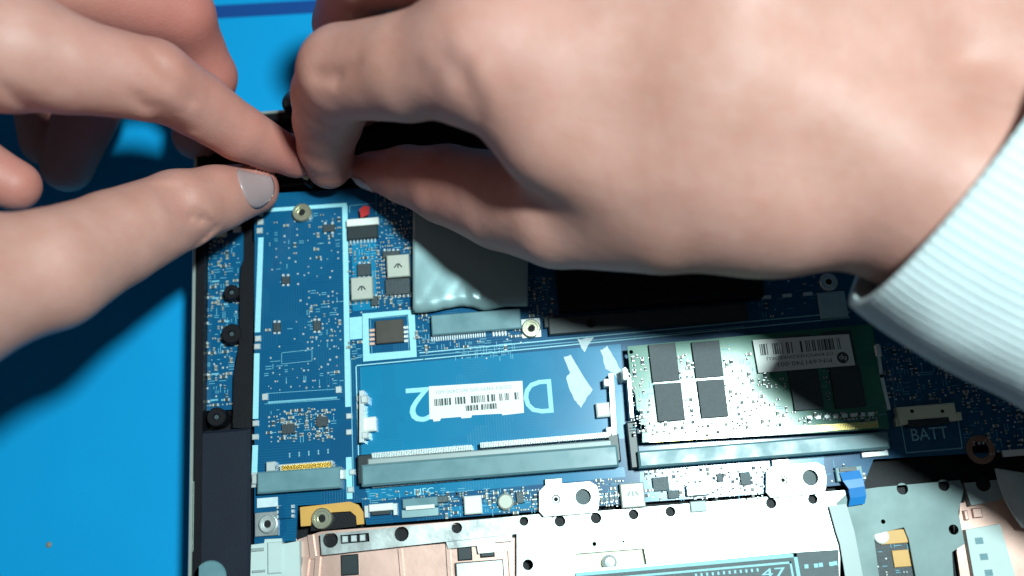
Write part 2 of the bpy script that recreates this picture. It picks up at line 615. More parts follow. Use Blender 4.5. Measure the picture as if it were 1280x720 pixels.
def cluster(mb, x0, y0, x1, y1, n, seed, z=0.0, avoid=(), dots=0.35, silk=0.3, pitch=1.25):
    """rows of small parts, solder dots and silk dashes between pixel corners"""
    r = random.Random(seed)
    used = []
    tries = 0
    while len(used) < n and tries < n * 20:
        tries += 1
        px, py = r.uniform(x0, x1), r.uniform(y0, y1)
        if any(a <= px <= c and b <= py <= d for a, b, c, d in avoid):
            continue
        p = W(px, py, z)
        p.x = round(p.x / 0.6) * 0.6
        p.y = round(p.y / 0.6) * 0.6
        if any(abs(p.x - q.x) < pitch and abs(p.y - q.y) < pitch for q in used):
            continue
        used.append(p)
        k = r.random()
        if k < dots:
            mb.cyl(p.x, p.y, r.uniform(0.16, 0.34), z, z + 0.14, 'tin', 8, 0.12)
        elif k < dots + silk:
            v = r.random() < 0.4
            l = r.uniform(0.8, 2.0)
            a, b = (0.08, l / 2) if v else (l / 2, 0.08)
            mb.box(p.x - a, p.x + a, p.y - b, p.y + b, z, z + 0.03, 'silk_dim')
            if r.random() < 0.5:
                o2 = r.uniform(0.5, 0.9)
                if v:
                    mb.box(p.x + o2 - a, p.x + o2 + a, p.y - b, p.y + b, z, z + 0.03, 'silk_dim')
                else:
                    mb.box(p.x - a, p.x + a, p.y + o2 - b, p.y + o2 + b, z, z + 0.03, 'silk_dim')
        else:
            big = r.random() < 0.3
            l, w = (1.5, 0.75) if big else (0.95, 0.48)
            smd(mb, p.x, p.y, z, l, w, 0.55 if big else 0.35, r.random() < 0.5, r.choice(['cap_tan', 'chip', 'chip_grey', 'cap_tan']))


def row(mb, x0, y0, x1, y1, n, l, w, z=0.0, body='cap_tan', vertical=True, h=0.4):
    for i in range(n):
        t = i / max(1, n - 1)
        p = W(x0 + (x1 - x0) * t, y0 + (y1 - y0) * t, z)
        smd(mb, p.x, p.y, z, l, w, h, vertical, body)


# ------------------------------------------------------------------ motherboard
mb = MB()
outl = [(318, 243), (440, 236), (520, 228), (900, 190), (1330, 150), (1340, 560), (1092, 574), (1080, 604), (700, 637), (458, 656), (452, 628), (372, 632), (370, 676), (318, 680)]


def hole_loop(px, py, rmm, z, n=14):
    c = W(px, py, z)
    return [Vector((c.x + rmm * math.cos(2 * math.pi * i / n), c.y + rmm * math.sin(2 * math.pi * i / n), 0)) for i in range(n)]


mb.ppoly(outl, -1.0, 0.0, 'pcb_blue', [hole_loop(1226, 562, 2.3, 0)])
board = build(mb, 'motherboard', laptop, 'blue motherboard with pale printed outlines')


def bp(name, label=None, kind=None):
    return lambda m: build(m, name, board, label, kind)


# printed outlines (flat print)
mb = MB()
S = 0.04
mb.pline([(326, 300), (322, 412)], 1.5, 0, S, 'silk')
mb.pline([(321, 445), (319.5, 520)], 1.5, 0, S, 'silk')
mb.pline([(319, 560), (318, 590)], 1.5, 0, S, 'silk')
mb.pline([(329, 263), (431, 256)], 1.1, 0, S + 0.001, 'silk')
mb.pline([(327, 264), (326.5, 268)], 1.2, 0, S + 0.002, 'silk')
mb.pline([(431, 260), (435, 505)], 1.5, 0, S, 'silk')
mb.pline([(436, 575), (437, 620)], 1.5, 0, S, 'silk')
build(mb, 'slot_outline', board, 'pale printed border around the long empty card bay')
mb = MB()
mb.ppoly([(453, 392), (518, 386.5), (521, 446), (454, 452)], 0, S, 'silk', [[W(x, y, S) for x, y in ((460.5, 398), (510, 393), (513, 438), (462, 442))]])
mb.ppoly([(437, 397), (452.5, 395.5), (452.8, 423), (437.5, 424.5)], 0, S, 'silk')
build(mb, 'chip_frame', board, 'thick pale square frame printed around a small black chip')
mb = MB()
mb.pline([(449, 600), (445, 457), (530, 449), (1062, 397)], 0.28, 0, S, 'silk')
mb.pline([(442, 615), (438, 449), (452, 446)], 0.25, 0, S, 'silk_dim')
mb.pline([(525, 441), (1062, 390)], 0.28, 0, S, 'silk')
mb.pline([(525, 445), (930, 408)], 0.22, 0, S, 'silk_dim')
mb.pline([(465, 443), (463, 398.5), (509, 394.5), (511, 437)], 0.14, S, S + 0.02, 'silk_dim')
for (a, b, c, d) in ((352, 441, 390, 437), (352, 455, 390, 451), (352, 441, 352, 455), (390, 437, 390, 451), (338, 452, 350, 451), (331, 492, 424, 486), (331, 505, 424, 499), (362, 352, 350, 352.5)):
    mb.pline([(a, b), (c, d)], 0.14, 0, S, 'silk_dim')
mb.pline([(1127, 533), (1133, 566), (1203, 560), (1198, 527)], 0.2, 0, S, 'silk')
mb.pline([(1115, 470), (1120, 520)], 0.15, 0, S, 'silk_dim')
mb.pline([(437, 266), (437, 257), (470, 254)], 0.15, 0, S, 'silk_dim')
mb.pline([(470, 238), (470, 268)], 0.15, 0, S, 'silk_dim')
mb.text('D', 672.5, 496, 42, S, 'silk', math.pi, 36)
mb.text('2', 524, 506, 43, S, 'silk', math.pi, 32)
mb.text('BATT', 1162, 542, 15, S, 'silk', 0, 46)
mb.text('NFC', 530, 614, 8, S, 'silk', 0, 24)
build(mb, 'silkscreen', board, 'fine printed lines and lettering D, 2, BATT and NFC')

# lighter copper pours under the solder mask
for pts in ([(450, 459), (776, 430), (782, 548), (600, 562), (452, 574)],
            [(440, 302), (470, 299), (471, 386), (441, 389)],
            [(458, 612), (780, 584), (782, 596), (460, 625)], [(800, 584), (1030, 564), (1030, 612), (800, 628)], [(560, 634), (680, 622), (680, 636), (560, 646)]):
    mb = MB()
    mb.ppoly(pts, 0.0, 0.025, 'pcb_pour')
    build(mb, 'copper_pour', board)
# adhesive residue
for pts in ([(705, 447), (714, 444), (740, 488), (726, 510), (717, 498), (707, 474), (712, 466)], [(751, 437), (760, 433), (768, 447), (778, 467), (776, 480), (766, 466), (758, 462)], [(722, 424), (742, 422), (730, 440)]):
    mb = MB()
    rg = []
    for (ax_, ay_), (bx_, by_) in zip(pts, pts[1:] + pts[:1]):
        for q_ in range(5):
            rg.append((ax_ + (bx_ - ax_) * q_ / 5 + RND.uniform(-0.9, 0.9), ay_ + (by_ - ay_) * q_ / 5 + RND.uniform(-0.9, 0.9)))
    mb.ppoly(rg, 0.03, 0.07, 'residue')
    build(mb, 'adhesive_scrap', board, 'pale torn scrap of sticker adhesive')


def barcode(mb, cx, cy, w, h, z, seed, m='ink', gap=0.42, rot=0.0):
    r = random.Random(seed)
    x = -w / 2
    while x < w / 2:
        bw = r.choice([0.9, 1.2, 1.6, 2.6])
        if r.random() > gap:
            mb.pbox(cx + x + bw / 2, cy - 0.083 * (x + bw / 2), bw, h, z, z + 0.02, m, 0)
        x += bw + r.choice([0.7, 0.9, 1.3])


# white barcode sticker over the big letters
mb = MB()
Z = 0.12
mb.ppoly([(536, 483), (653, 476), (655, 516), (628, 519), (627, 517), (590, 519), (589, 522), (577, 523), (576, 521), (551, 523), (550, 526), (542, 527), (541, 524), (537, 524)], 0.04, Z, 'label')
mb.text('DDR3 MEM SPS 0012400-601', 592, 487, 4.6, Z + 0.02, 'ink_faded', math.pi, 94)
barcode(mb, 595, 499, 104, 9, Z, 3, gap=0.38)
barcode(mb, 600, 509, 48, 7, Z, 8, gap=0.4)
build(mb, 'barcode_sticker', board, 'white barcode sticker stuck over the printed letters')

# card bay -----------------------------------------------------------------
screw(board, 377, 265, 2.7, 0, 1.6)
for px, py in ((325, 277), (324, 288), (322, 423), (321, 433), (319, 529), (318.5, 546), (317.5, 594), (317.5, 606), (436, 520), (436, 540), (449, 498), (449, 508), (440, 590), (438, 612)):
    mb = MB()
    mb.pbox(px, py, 7.5, 7.0, 0, 0.7, 'tin', 0.2)
    build(mb, 'shield_clip', board)
for px, py, w, h in ((411, 285, 15, 9), (357, 350, 10, 9), (346, 409, 9, 11), (396, 407, 9, 12), (410, 330, 0, 0)):
    if w:
        mb = MB()
        mb.pbox(px, py, w, h, 0, 0.7, 'chip', 0.1)
        for k in (-1, 1):
            for s in (-1, 1):
                mb.pbox(px + k * w * 0.3, py + s * (h / 2 + 1.5), 3, 3, 0, 0.35, 'tin', 0.05)
        build(mb, 'chip', board)
mb = MB()
cluster(mb, 395, 268, 424, 300, 12, 1, avoid=((402, 278, 420, 292),))
cluster(mb, 335, 300, 425, 440, 34, 2, dots=0.8, silk=0.1, avoid=((350, 344, 364, 356), (340, 402, 352, 416), (390, 400, 402, 414)))
cluster(mb, 384, 365, 426, 437, 60, 3, dots=0.5, silk=0.3, pitch=0.9)
cluster(mb, 334, 275, 425, 345, 40, 103, dots=0.7, silk=0.2)
cluster(mb, 334, 455, 428, 487, 36, 104, dots=0.6, silk=0.3)
cluster(mb, 330, 445, 425, 485, 18, 4, dots=0.75, avoid=((340, 435, 392, 458),))
cluster(mb, 335, 512, 420, 552, 70, 5, dots=0.3, silk=0.2, pitch=0.9)
cluster(mb, 355, 514, 410, 548, 40, 6, dots=0.1, silk=0.1, pitch=0.85)
row(mb, 362, 569, 410, 564, 5, 1.2, 0.35, body='silk_dim', vertical=True, h=0.1)
build(mb, 'small_components', board, 'tiny soldered parts scattered over the card bay', 'stuff')
mb = MB()
mb.pbox(331, 496, 7, 8, 0, 0.6, 'tin', 0.1)
mb.pbox(423, 487, 7, 8, 0, 0.6, 'tin', 0.1)
mb.pline([(336, 503), (420, 497)], 0.5, 0, 0.2, 'silk_dim')
build(mb, 'solder_pads', board)
mb = MB()
for px, py, w, h in ((360, 536, 16, 12), (402, 527, 14, 12)):
    mb.pbox(px, py, w, h, 0, 0.8, 'chip', 0.1)
build(mb, 'chip', board)
mb = MB()
mb.pbox(373, 600, 104, 27, 0, 3.2, 'connector', 0.4, R(-0.4))
mb.pbox(338, 583, 11, 12, 0, 2.0, 'tin', 0.2)
mb.pbox(381, 588, 70, 6, 0, 2.6, 'connector', 0.2)
mb.pbox(381, 580, 68, 4, 0, 1.6, 'tin', 0.2)
for i in range(30):
    mb.pbox(350.5 + i * 2.15, 586.5 - 0.08 * (i * 2.15), 1.4, 9, 0.2, 2.7, 'gold' if i else 'tin', 0.1)
for s in (-1, 1):
    mb.pbox(373 + s * 54, 596 - s * 3, 9, 12, 0, 1.5, 'tin', 0.2)
build(mb, 'card_connector', board, 'dark grey edge connector with gold contacts')

# block between card bay and shield ------------------------------------------
mb = MB()
mb.pbox(453, 277, 40, 9, 0, 1.8, 'white_plastic', 0.2)
mb.pbox(453, 290, 38, 16, 0, 1.6, 'connector_dark', 0.2)
for i in range(8):
    mb.pbox(438 + i * 4.4, 302 - i * 0.33, 2, 6, 0, 0.5, 'tin', 0.1)
build(mb, 'ribbon_connector', board, 'small dark connector with white locking bar')
mb = MB()
mb.ppoly([(449, 262), (455, 257), (462, 258), (461, 268), (451, 272)], 1.85, 2.3, 'red_tape')
build(mb, 'red_tape', board, 'scrap of red tape above the small connector')
for px, py, w, h in ((452, 360, 27, 28), (497.5, 332, 28, 28)):
    mb = MB()
    mb.pbox(px, py, w, h, 0.2, 2.4, 'inductor', 0.25)
    mb.pbox(px, py, w * 1.06, h * 0.5, 0, 0.5, 'tin', 0.1)
    for k in (-3, 0, 3):
        mb.pbox(px + k, py - 0.08 * k, 1.6, 6, 2.4, 2.42, 'connector_dark', 0, R(12 * k))
    build(mb, 'inductor', board, 'square beige power inductor')
for px, py, w, h in ((497, 358, 31, 20), (455, 337, 17, 15), (489, 318, 22, 9), (468, 376, 9, 12)):
    mb = MB()
    mb.pbox(px, py, w, h, 0, 1.0, 'chip', 0.15)
    n = max(2, int(w / 5))
    for i in range(n):
        for s in (-1, 1):
            mb.pbox(px - w / 2 + w * (i + 0.5) / n, py + s * (h / 2 + 1), w / n * 0.5, 3, 0, 0.35, 'tin', 0.05)
    build(mb, 'chip', board)
mb = MB()
cluster(mb, 436, 306, 476, 345, 40, 11, dots=0.15, silk=0.2, pitch=0.95, avoid=((444, 328, 466, 346),))
cluster(mb, 475, 240, 516, 316, 80, 12, dots=0.35, silk=0.25, pitch=1.0)
row(mb, 478, 322, 480, 346, 6, 0.9, 0.5, vertical=False)
row(mb, 438, 379, 466, 377, 5, 1.1, 0.55, vertical=True)
row(mb, 475, 372, 514, 369, 6, 1.2, 0.6, vertical=True)
row(mb, 472, 348, 474, 372, 5, 0.9, 0.5, vertical=False)
cluster(mb, 470, 365, 515, 386, 20, 13, dots=0.2, silk=0.2, pitch=0.95)
cluster(mb, 437, 380, 452, 391, 6, 14, dots=0.2, silk=0.3)
cluster(mb, 437, 428, 452, 446, 10, 15, dots=0.1, silk=0.4, pitch=0.9)
cluster(mb, 522, 390, 536, 440, 22, 16, dots=0.2, silk=0.3, pitch=0.9)
row(mb, 540, 424, 606, 418, 24, 1.5, 0.35, body='tin', vertical=True, h=0.25)
row(mb, 617, 418, 632, 417, 5, 1.3, 0.5, body='tin', vertical=True, h=0.3)
cluster(mb, 634, 410, 652, 424, 12, 17, dots=0.3, silk=0.0, pitch=0.9)
cluster(mb, 528, 425, 660, 436, 26, 18, dots=0.1, silk=0.75, pitch=0.9)
cluster(mb, 660, 345, 690, 398, 40, 19, dots=0.3, silk=0.4, pitch=0.95)
cluster(mb, 570, 432, 640, 447, 34, 119, dots=0.1, silk=0.9, pitch=0.8)
build(mb, 'small_components', board, 'tiny soldered parts around the inductors and shield', 'stuff')
mb = MB()
mb.pbox(487, 414, 35, 29, 0, 1.4, 'chip_brown', 0.2)
for i in range(4):
    for s, x in ((-1, 465), (1, 507)):
        mb.pbox(x, 411 + i * 5.6 - s * 1.8, 7, 3.8, 0, 0.5, 'copper' if s < 0 else 'tin', 0.12)
build(mb, 'chip', board, 'black eight legged chip inside the pale square frame')

# fan / processor shield in grey foil ----------------------------------------
bm_f = MB()
x0p, x1p = 517, 664
NX, NY = 40, 30
vs, fs = [], []
rf = random.Random(3)
for j in range(NY + 1):
    for i in range(NX + 1):
        u, v = i / NX, j / NY
        px = 516 + 144 * u
        bot = 388 - 0.06 * (px - 516) + 3.5 * math.sin(u * 7 + 1) + (8 * math.exp(-((u - .62) / .14) ** 2))
        top = 238 - 0.08 * (px - 516)
        py = top + (bot - top) * v
        z = 3.2 + 0.45 * math.sin(u * 9) * v ** 4 - 1.3 * max(0, v - 0.93) / 0.07 - 0.35 * math.exp(-((u - .2) / .1) ** 2) * v ** 6
        z += 0.5 * math.exp(-((u - .52) / .03) ** 2 - ((v - .9) / .05) ** 2)
        z += 0.35 * abs(math.sin(u * 13 + v * 9)) ** 0.5 * v ** 5 - 0.25 * abs(math.sin(u * 23 - v * 14)) * v ** 8
        vs.append(tuple(W(px, py, z)))
for j in range(NY):
    for i in range(NX):
        a = j * (NX + 1) + i
        fs.append((a, a + NX + 1, a + NX + 2, a + 1))
bm_f.faces(vs, fs, 'foil')
sh = build(bm_f, 'shield_foil', board, 'wrinkled grey metal foil shield half in shadow', smooth=True)
md = sh.modifiers.new('thickness', 'SOLIDIFY')
md.thickness = 0.25 * MM
md.offset = -1
mb = MB()
mb.pbox(595, 402, 112, 25, 0, 2.2, 'connector', 0.3)
build(mb, 'flat_connector', board, 'long dark grey connector below the foil shield')
mb = MB()
mb.pbox(664, 410, 24, 24, 0, 0.5, 'steel', 0.1)
build(mb, 'mount_plate', board)
screw(board, 664, 410, 2.55, 0.5, 1.6, 'brass')
mb = MB()
mb.pbox(810, 398, 250, 22, 0, 2.0, 'connector_dark', 0.3)
mb.pbox(690, 402, 20, 14, 0, 1.6, 'connector_dark', 0.2)
q = W(739, 404, 2.0)
mb.cyl(q.x, q.y, 1.3, 2.0, 2.05, 'hole', 16)
build(mb, 'heat_sink_base', board, 'dark heat sink strip in the shade of the wrist')
mb = MB()
mb.ppoly([(690, 300), (950, 280), (955, 370), (700, 388)], 0, 4.5, 'black_plastic')
for k in range(7):
    mb.pline([(700, 312 + k * 11), (948, 291 + k * 11)], 0.5, 4.5, 5.1, 'black_plastic')
build(mb, 'fan_cover', board, 'black finned fan cover hidden below the hand')
for px, py in ((958, 371), (984, 369), (1010, 367)):
    mb = MB()
    mb.pbox(px, py, 12, 4, 0, 0.8, 'tin', 0.1)
    build(mb, 'solder_bar', board)
mb = MB()
mb.pbox(1041, 381, 35, 33, 0, 0.5, 'plate', 0.1)
build(mb, 'silver_pad', board, 'flat silver pad beside the cuff')
screw(board, 1036, 352, 2.5, 0, 1.4, 'steel')
mb = MB()
cluster(mb, 925, 345, 1020, 395, 26, 21, dots=0.3, silk=0.4)
cluster(mb, 1105, 430, 1215, 500, 120, 22, dots=0.2, silk=0.35, pitch=0.95)
cluster(mb, 1205, 470, 1285, 555, 90, 23, dots=0.25, silk=0.3, pitch=0.95)
cluster(mb, 1240, 555, 1279, 570, 8, 24)
build(mb, 'small_components', board, 'tiny soldered parts in the shade by the battery socket', 'stuff')


# memory slots ---------------------------------------------------------------
def slot(prefix_label, bx, by, bw, bh, top_y_shift, splits, left, right):
    mb = MB()
    mb.pbox(bx, by, bw, bh, 0, 4.2, 'connector', 0.5)
    build(mb, 'memory_socket', board, prefix_label)


# empty slot
mb = MB()
mb.pbox(612, 582, 322, 27, 0, 4.0, 'connector', 0.5)
mb.pbox(612, 565.5, 306, 8, 0, 3.5, 'tape_grey', 0.3)
mb.pbox(457, 586, 20, 36, 0, 3.2, 'connector_dark', 0.3)
mb.pbox(768, 560, 14, 34, 0, 3.2, 'connector_dark', 0.3)
for a, b, y0 in ((465, 593, 570), (601, 765, 557)):
    n = int((b - a) / 2.1)
    for i in range(n):
        x = a + i * 2.1
        mb.pbox(x, y0 - 0.083 * (x - a) - 0.5, 1.5, 7, 0, 3.2, 'tin' if y0 > 0 else 'gold', 0.1)
for a, b, y0 in ((466, 594, 607), (602, 764, 595)):
    n = int((b - a) / 2.1)
    for i in range(n):
        x = a + i * 2.1
        mb.pbox(x, y0 - 0.083 * (x - a), 1.3, 6, 0, 1.0, 'tin', 0.1)
    mb.pline([(a, y0 - 1), (b, y0 - 1 - 0.083 * (b - a))], 0.7, 0, 1.1, 'tin')
build(mb, 'memory_socket', board, 'long grey memory socket left empty')
for sx, tops in ((459, ((455, 499), (457, 530), (456, 546))), (766, ((759, 478), (757, 512), (762, 540)))):
    mb = MB()
    (a, b, c) = tops
    mb.pline([(a[0] - 1 + (6 if sx > 600 else -2), a[1] - 8), (c[0] + (6 if sx > 600 else -4), c[1] + 4)], 1.2, 0, 3.0, 'tin')
    mb.pbox(a[0], a[1], 9, 10, 0, 3.4, 'tin', 0.3)
    mb.pbox(b[0] + (4 if sx < 600 else -3), b[1], 17, 18, 0, 2.4, 'white_plastic', 0.4)
    mb.pbox(c[0], c[1] - 2, 9, 9, 0, 3.2, 'tin', 0.3)
    build(mb, 'socket_latch', board, 'bright metal latch arm of the empty memory socket')
# filled slot
mb = MB()
mb.pbox(955, 562, 316, 21, 0, 5.2, 'connector', 0.5)
mb.pbox(792, 556, 12, 58, 0, 3.0, 'connector_dark', 0.3)
mb.pline([(806, 578), (1098, 556)], 0.8, 0, 1.5, 'tin')
n = 134
for i in range(n):
    x = 806 + i * 2.15
    mb.pbox(x, 577 - 0.078 * (x - 806), 1.3, 6, 0, 1.2, 'tin', 0.1)
mb.pbox(1094, 567, 34, 8, 0, 1.0, 'tin', 0.2)
build(mb, 'memory_socket', board, 'long grey memory socket holding the green module')
for pts in (((781, 462), (786, 470), (790, 520)), ((1097, 432), (1102, 470), (1111, 510))):
    mb = MB()
    mb.pline(pts, 0.9, 0, 4.6, 'tin')
    mb.pbox(pts[0][0] + 1, pts[0][1] + 6, 8, 14, 0, 4.9, 'tin', 0.3)
    build(mb, 'socket_latch', board, 'metal latch arm clipping the green memory module')

# battery socket -----------------------------------------------------------------
mb = MB()
mb.pbox(1159, 517, 74, 22, 0, 2.6, 'cream', 0.35)
mb.pbox(1161, 527, 52, 8, 0, 2.7, 'connector_dark', 0.1)
for px in (1140, 1178):
    q = W(px, 514, 2.6)
    mb.cyl(q.x, q.y, 0.5, 2.6, 2.64, 'hole', 10)
mb.pbox(1124, 527, 9, 10, 0, 1.8, 'cream', 0.2)
mb.pbox(1198, 520, 9, 10, 0, 1.8, 'cream', 0.2)
build(mb, 'battery_socket', board, 'cream coloured battery socket above the printed word BATT')
mb = MB()
q = W(1226, 562, 0.3)
n = 24
mb.prism([(q.x + 3.8 * math.cos(2 * math.pi * i / n), q.y + 3.8 * math.sin(2 * math.pi * i / n)) for i in range(n)], 0, 0.25, 'copper_dull', [[Vector((q.x + 2.2 * math.cos(2 * math.pi * i / n), q.y + 2.2 * math.sin(2 * math.pi * i / n), 0)) for i in range(n)]])
build(mb, 'mounting_ring', board, 'copper ring around a screw hole')
mb = MB()
mb.pbox(1268, 566, 28, 8, 0, 0.8, 'white_plastic', 0.1)
build(mb, 'white_socket', board)

# lower strip of the board ----------------------------------------------------------
mb = MB()
mb.pbox(333, 655, 29, 30, 0, 0.8, 'plate', 0.1)
build(mb, 'mount_plate', board)
screw(board, 334, 655, 2.3, 0.8, 1.6, 'steel', 0.42)
mb = MB()
mb.pbox(334, 628, 26, 12, 0, 0.5, 'residue', 0.1)
build(mb, 'residue_patch', board)
mb = MB()
mb.pbox(356, 640, 16, 16, 0, 1.0, 'pcb_blue', 0.1)
for k in range(3):
    mb.pbox(347.5, 634 + k * 6, 4, 4, 0, 0.9, 'tin', 0.1)
    mb.pbox(365, 633 + k * 6, 4, 4, 0, 0.9, 'tin', 0.1)
build(mb, 'blue_component', board)
mb = MB()
out_k = [(375, 634), (437, 627), (448, 631), (454, 640), (455, 655), (446, 656), (445, 645), (438, 639), (405, 641), (391, 645), (388, 657), (376, 658)]
mb.ppoly(out_k, 0.0, 1.0, 'kapton')
build(mb, 'tape_bracket', board, 'amber U-shaped bracket around a brass screw')
mb = MB()
mb.ppoly([(391, 646), (405, 642), (438, 640), (444.5, 645), (445, 658), (388, 664)], 0.0, 0.4, 'black_plastic')
build(mb, 'black_pad', board)
screw(board, 402, 648, 2.7, 0.4, 1.9, 'brass')
mb = MB()
mb.pbox(476, 634, 30, 9, 0, 1.6, 'white_plastic', 0.2)
mb.pbox(476, 641, 24, 5, 0, 1.0, 'connector_dark', 0.1)
for s in (-1, 1):
    mb.pbox(476 + s * 18, 638 - s * 1.5, 5, 15, 0, 1.2, 'tin', 0.1)
build(mb, 'ribbon_connector', board, 'small white ribbon connector beside the amber bracket')
mb = MB()
mb.pbox(525, 628, 44, 12, 0, 1.3, 'connector', 0.2)
mb.pbox(525, 634, 36, 5, 0, 1.7, 'white_plastic', 0.1)
mb.pbox(525, 641, 46, 10, 0, 0.9, 'foil', 0.1)
build(mb, 'ribbon_connector', board, 'grey ribbon connector with a bright white locking bar')
mb = MB()
mb.pbox(591, 631, 22, 23, 0, 2.0, 'white_plastic', 0.3)
mb.pbox(598, 636, 9, 10, 0, 1.6, 'white_plastic', 0.2)
build(mb, 'white_socket', board, 'small white cube-shaped socket')
mb = MB()
q = W(632, 627, 1.6)
mb.lathe(q.x, q.y, [(2.1, 0), (2.1, 1.2), (1.7, 1.6), (0.6, 1.6)], 'inductor', 16)
build(mb, 'coil', board, 'round grey coil')
mb = MB()
mb.pbox(791, 619, 30, 31, 0.1, 2.2, 'inductor', 0.25)
for k in (-5, 0, 5):
    mb.pbox(791 + k, 617 - 0.08 * k, 2.0, 6, 2.2, 2.22, 'ink_faded', 0, R(6 * k))
build(mb, 'inductor', board, 'square pale inductor beside a washer plate')
for px, py, w, h in ((826, 605, 20, 17), (932, 598, 13, 16), (900, 597, 8, 10), (650, 622, 9, 14), (553, 624, 14, 8), (842, 618, 14, 10)):
    mb = MB()
    mb.pbox(px, py, w, h, 0, 0.9, 'chip_grey', 0.12)
    build(mb, 'chip', board)
mb = MB()
mb.pbox(872, 613, 28, 13, 0, 1.6, 'steel', 0.3)
mb.pbox(873, 633, 20, 14, -0.5, 0.9, 'tape_grey', 0.2)
build(mb, 'metal_tab', board, 'short metal connector tab overhanging the board edge')
mb = MB()
cluster(mb, 455, 613, 775, 626, 90, 31, dots=0.15, silk=0.45, pitch=0.95)
cluster(mb, 548, 618, 582, 645, 34, 32, dots=0.1, silk=0.25, pitch=0.9)
cluster(mb, 606, 612, 672, 640, 50, 33, dots=0.15, silk=0.25, pitch=0.95)
cluster(mb, 748, 600, 778, 632, 34, 34, dots=0.1, silk=0.1, pitch=0.95)
cluster(mb, 808, 585, 960, 624, 120, 35, dots=0.25, silk=0.1, pitch=0.95)
cluster(mb, 1035, 580, 1080, 600, 14, 36, dots=0.2, silk=0.2)
cluster(mb, 452, 620, 470, 628, 6, 37, silk=0.6)
row(mb, 752, 625, 770, 623, 4, 2.0, 0.6, vertical=True)
build(mb, 'small_components', board, 'tiny soldered parts along the lower board edge', 'stuff')

for px, py in ((712, 624), (996, 600)):
    mb = MB()
    c = [(-38, -13), (-30, -20), (25, -20), (34, -14), (37, 0), (36, 14), (33, 19), (-32, 19), (-38, 12)]
    pts = [(px + x, py + y - 0.083 * x) for x, y in c]
    hole = hole_loop(px + 17, py - 3, 2.1, 2.0, 18)
    mb.prism([W(x, y, 2.0) for x, y in pts], 0.6, 2.0, 'steel', [hole])
    q = W(px - 17, py, 2.4)
    mb.lathe(q.x, q.y, [(2.3, 2.0), (2.2, 2.5), (1.2, 2.5), (0.8, 2.2)], 'steel', 20)
    mb.cyl(q.x, q.y, 0.6, 2.0, 2.24, 'hole', 12)
    q = W(px + 17, py - 3, 0.6)
    mb.cyl(q.x, q.y, 2.9, 0.1, 0.6, 'chip_grey', 18)
    mb.pbox(px - 20, py - 22, 22, 8, 0.4, 1.5, 'steel', 0.2)
    build(mb, 'washer_plate', board, 'bright steel washer plate with one screw and one hole')

# ------------------------------------------------------------------ left side of the tray
mb = MB()
mb.ppoly([(252, 296), (304, 288), (303, 420), (293, 455), (291, 512), (247, 514)], -3.2, -2.2, 'pcb_blue')
side = build(mb, 'side_board', laptop, 'narrow blue side board along the black tray edge')
mb = MB()
for k, y in enumerate((318, 333, 352, 361, 371, 378, 399, 407, 424, 430, 442, 470, 500)):
    for x in (257, 268, 281):
        if RND.random() < 0.75:
            q = W(x + RND.uniform(-2, 2), y + RND.uniform(-3, 3), -2.2)
            if RND.random() < 0.55:
                smd(mb, q.x, q.y, -2.2, 1.8, 0.8, 0.6, False, 'chip_grey')
            else:
                mb.box(q.x - 1.0, q.x + 1.0, q.y - 0.25, q.y + 0.25, -2.2, -2.05, 'silk_dim')
cluster(mb, 254, 298, 299, 440, 120, 141, z=-2.2, dots=0.15, silk=0.45, pitch=1.0)
cluster(mb, 254, 440, 290, 508, 50, 41, z=-2.2, dots=0.2, silk=0.5, pitch=1.0)
mb.pbox(275, 290, 14, 10, -2.2, -0.8, 'cream', 0.2)
mb.pbox(296, 286, 10, 7, -2.2, -1.0, 'tin', 0.2)
build(mb, 'small_components', side, 'tiny pale soldered parts on the side board', 'stuff')
mb = MB()
mb.ppoly([(302, 330), (318, 300), (314, 535), (291, 535), (292, 470), (299, 430), (300, 350)], -4.0, 0.6, 'black_plastic')
build(mb, 'cable_guide', laptop, 'black plastic guide strip beside the side board')
for px, py, r in ((289, 365, 2.2), (289, 417, 2.8), (270, 521, 2.6)):
    q = W(px, py, 1.2)
    mb = MB()
    mb.lathe(q.x, q.y, [(r, -4), (r, 0.9), (r - 0.3, 1.2), (0.9, 1.2), (0.8, 0.6)], 'black_plastic', 20)
    mb.cyl(q.x, q.y, 0.6, 0.3, 0.72, 'chip_grey', 10)
    build(mb, 'screw_boss', laptop)
mb = MB()
a, b = W(239, 540, 1.0), W(313, 535, 1.0)
mb.box(a.x, b.x - 0.2, a.y - 70, a.y, -4.0, 1.0, 'speaker', 0.8)
q = W(243, 645, 1.4)
mb.box(q.x - 0.45, q.x + 0.45, q.y - 9, q.y + 9, 0.9, 1.5, 'rim', 0.3)
q = W(262, 722, 1.2)
mb.cyl(q.x, q.y, 4.4, 0.8, 1.6, 'side_blue' if 'side_blue' in MATS else 'connector', 24, 4.0)
build(mb, 'speaker', laptop, 'flat dark speaker box in the lower tray corner')
# cables in the dark far corner
mb = MB()
for k in range(3):
    pts = [W(300 + i * 30, 232 - k * 9 - 0.08 * i * 30 + 5 * math.sin(i * 0.9 + k), -1.5 + k * 0.3) for i in range(14)]
    mb.tube(pts, 0.7, 'cable_black')
build(mb, 'antenna_wires', laptop, 'black antenna wires in the dark far corner')

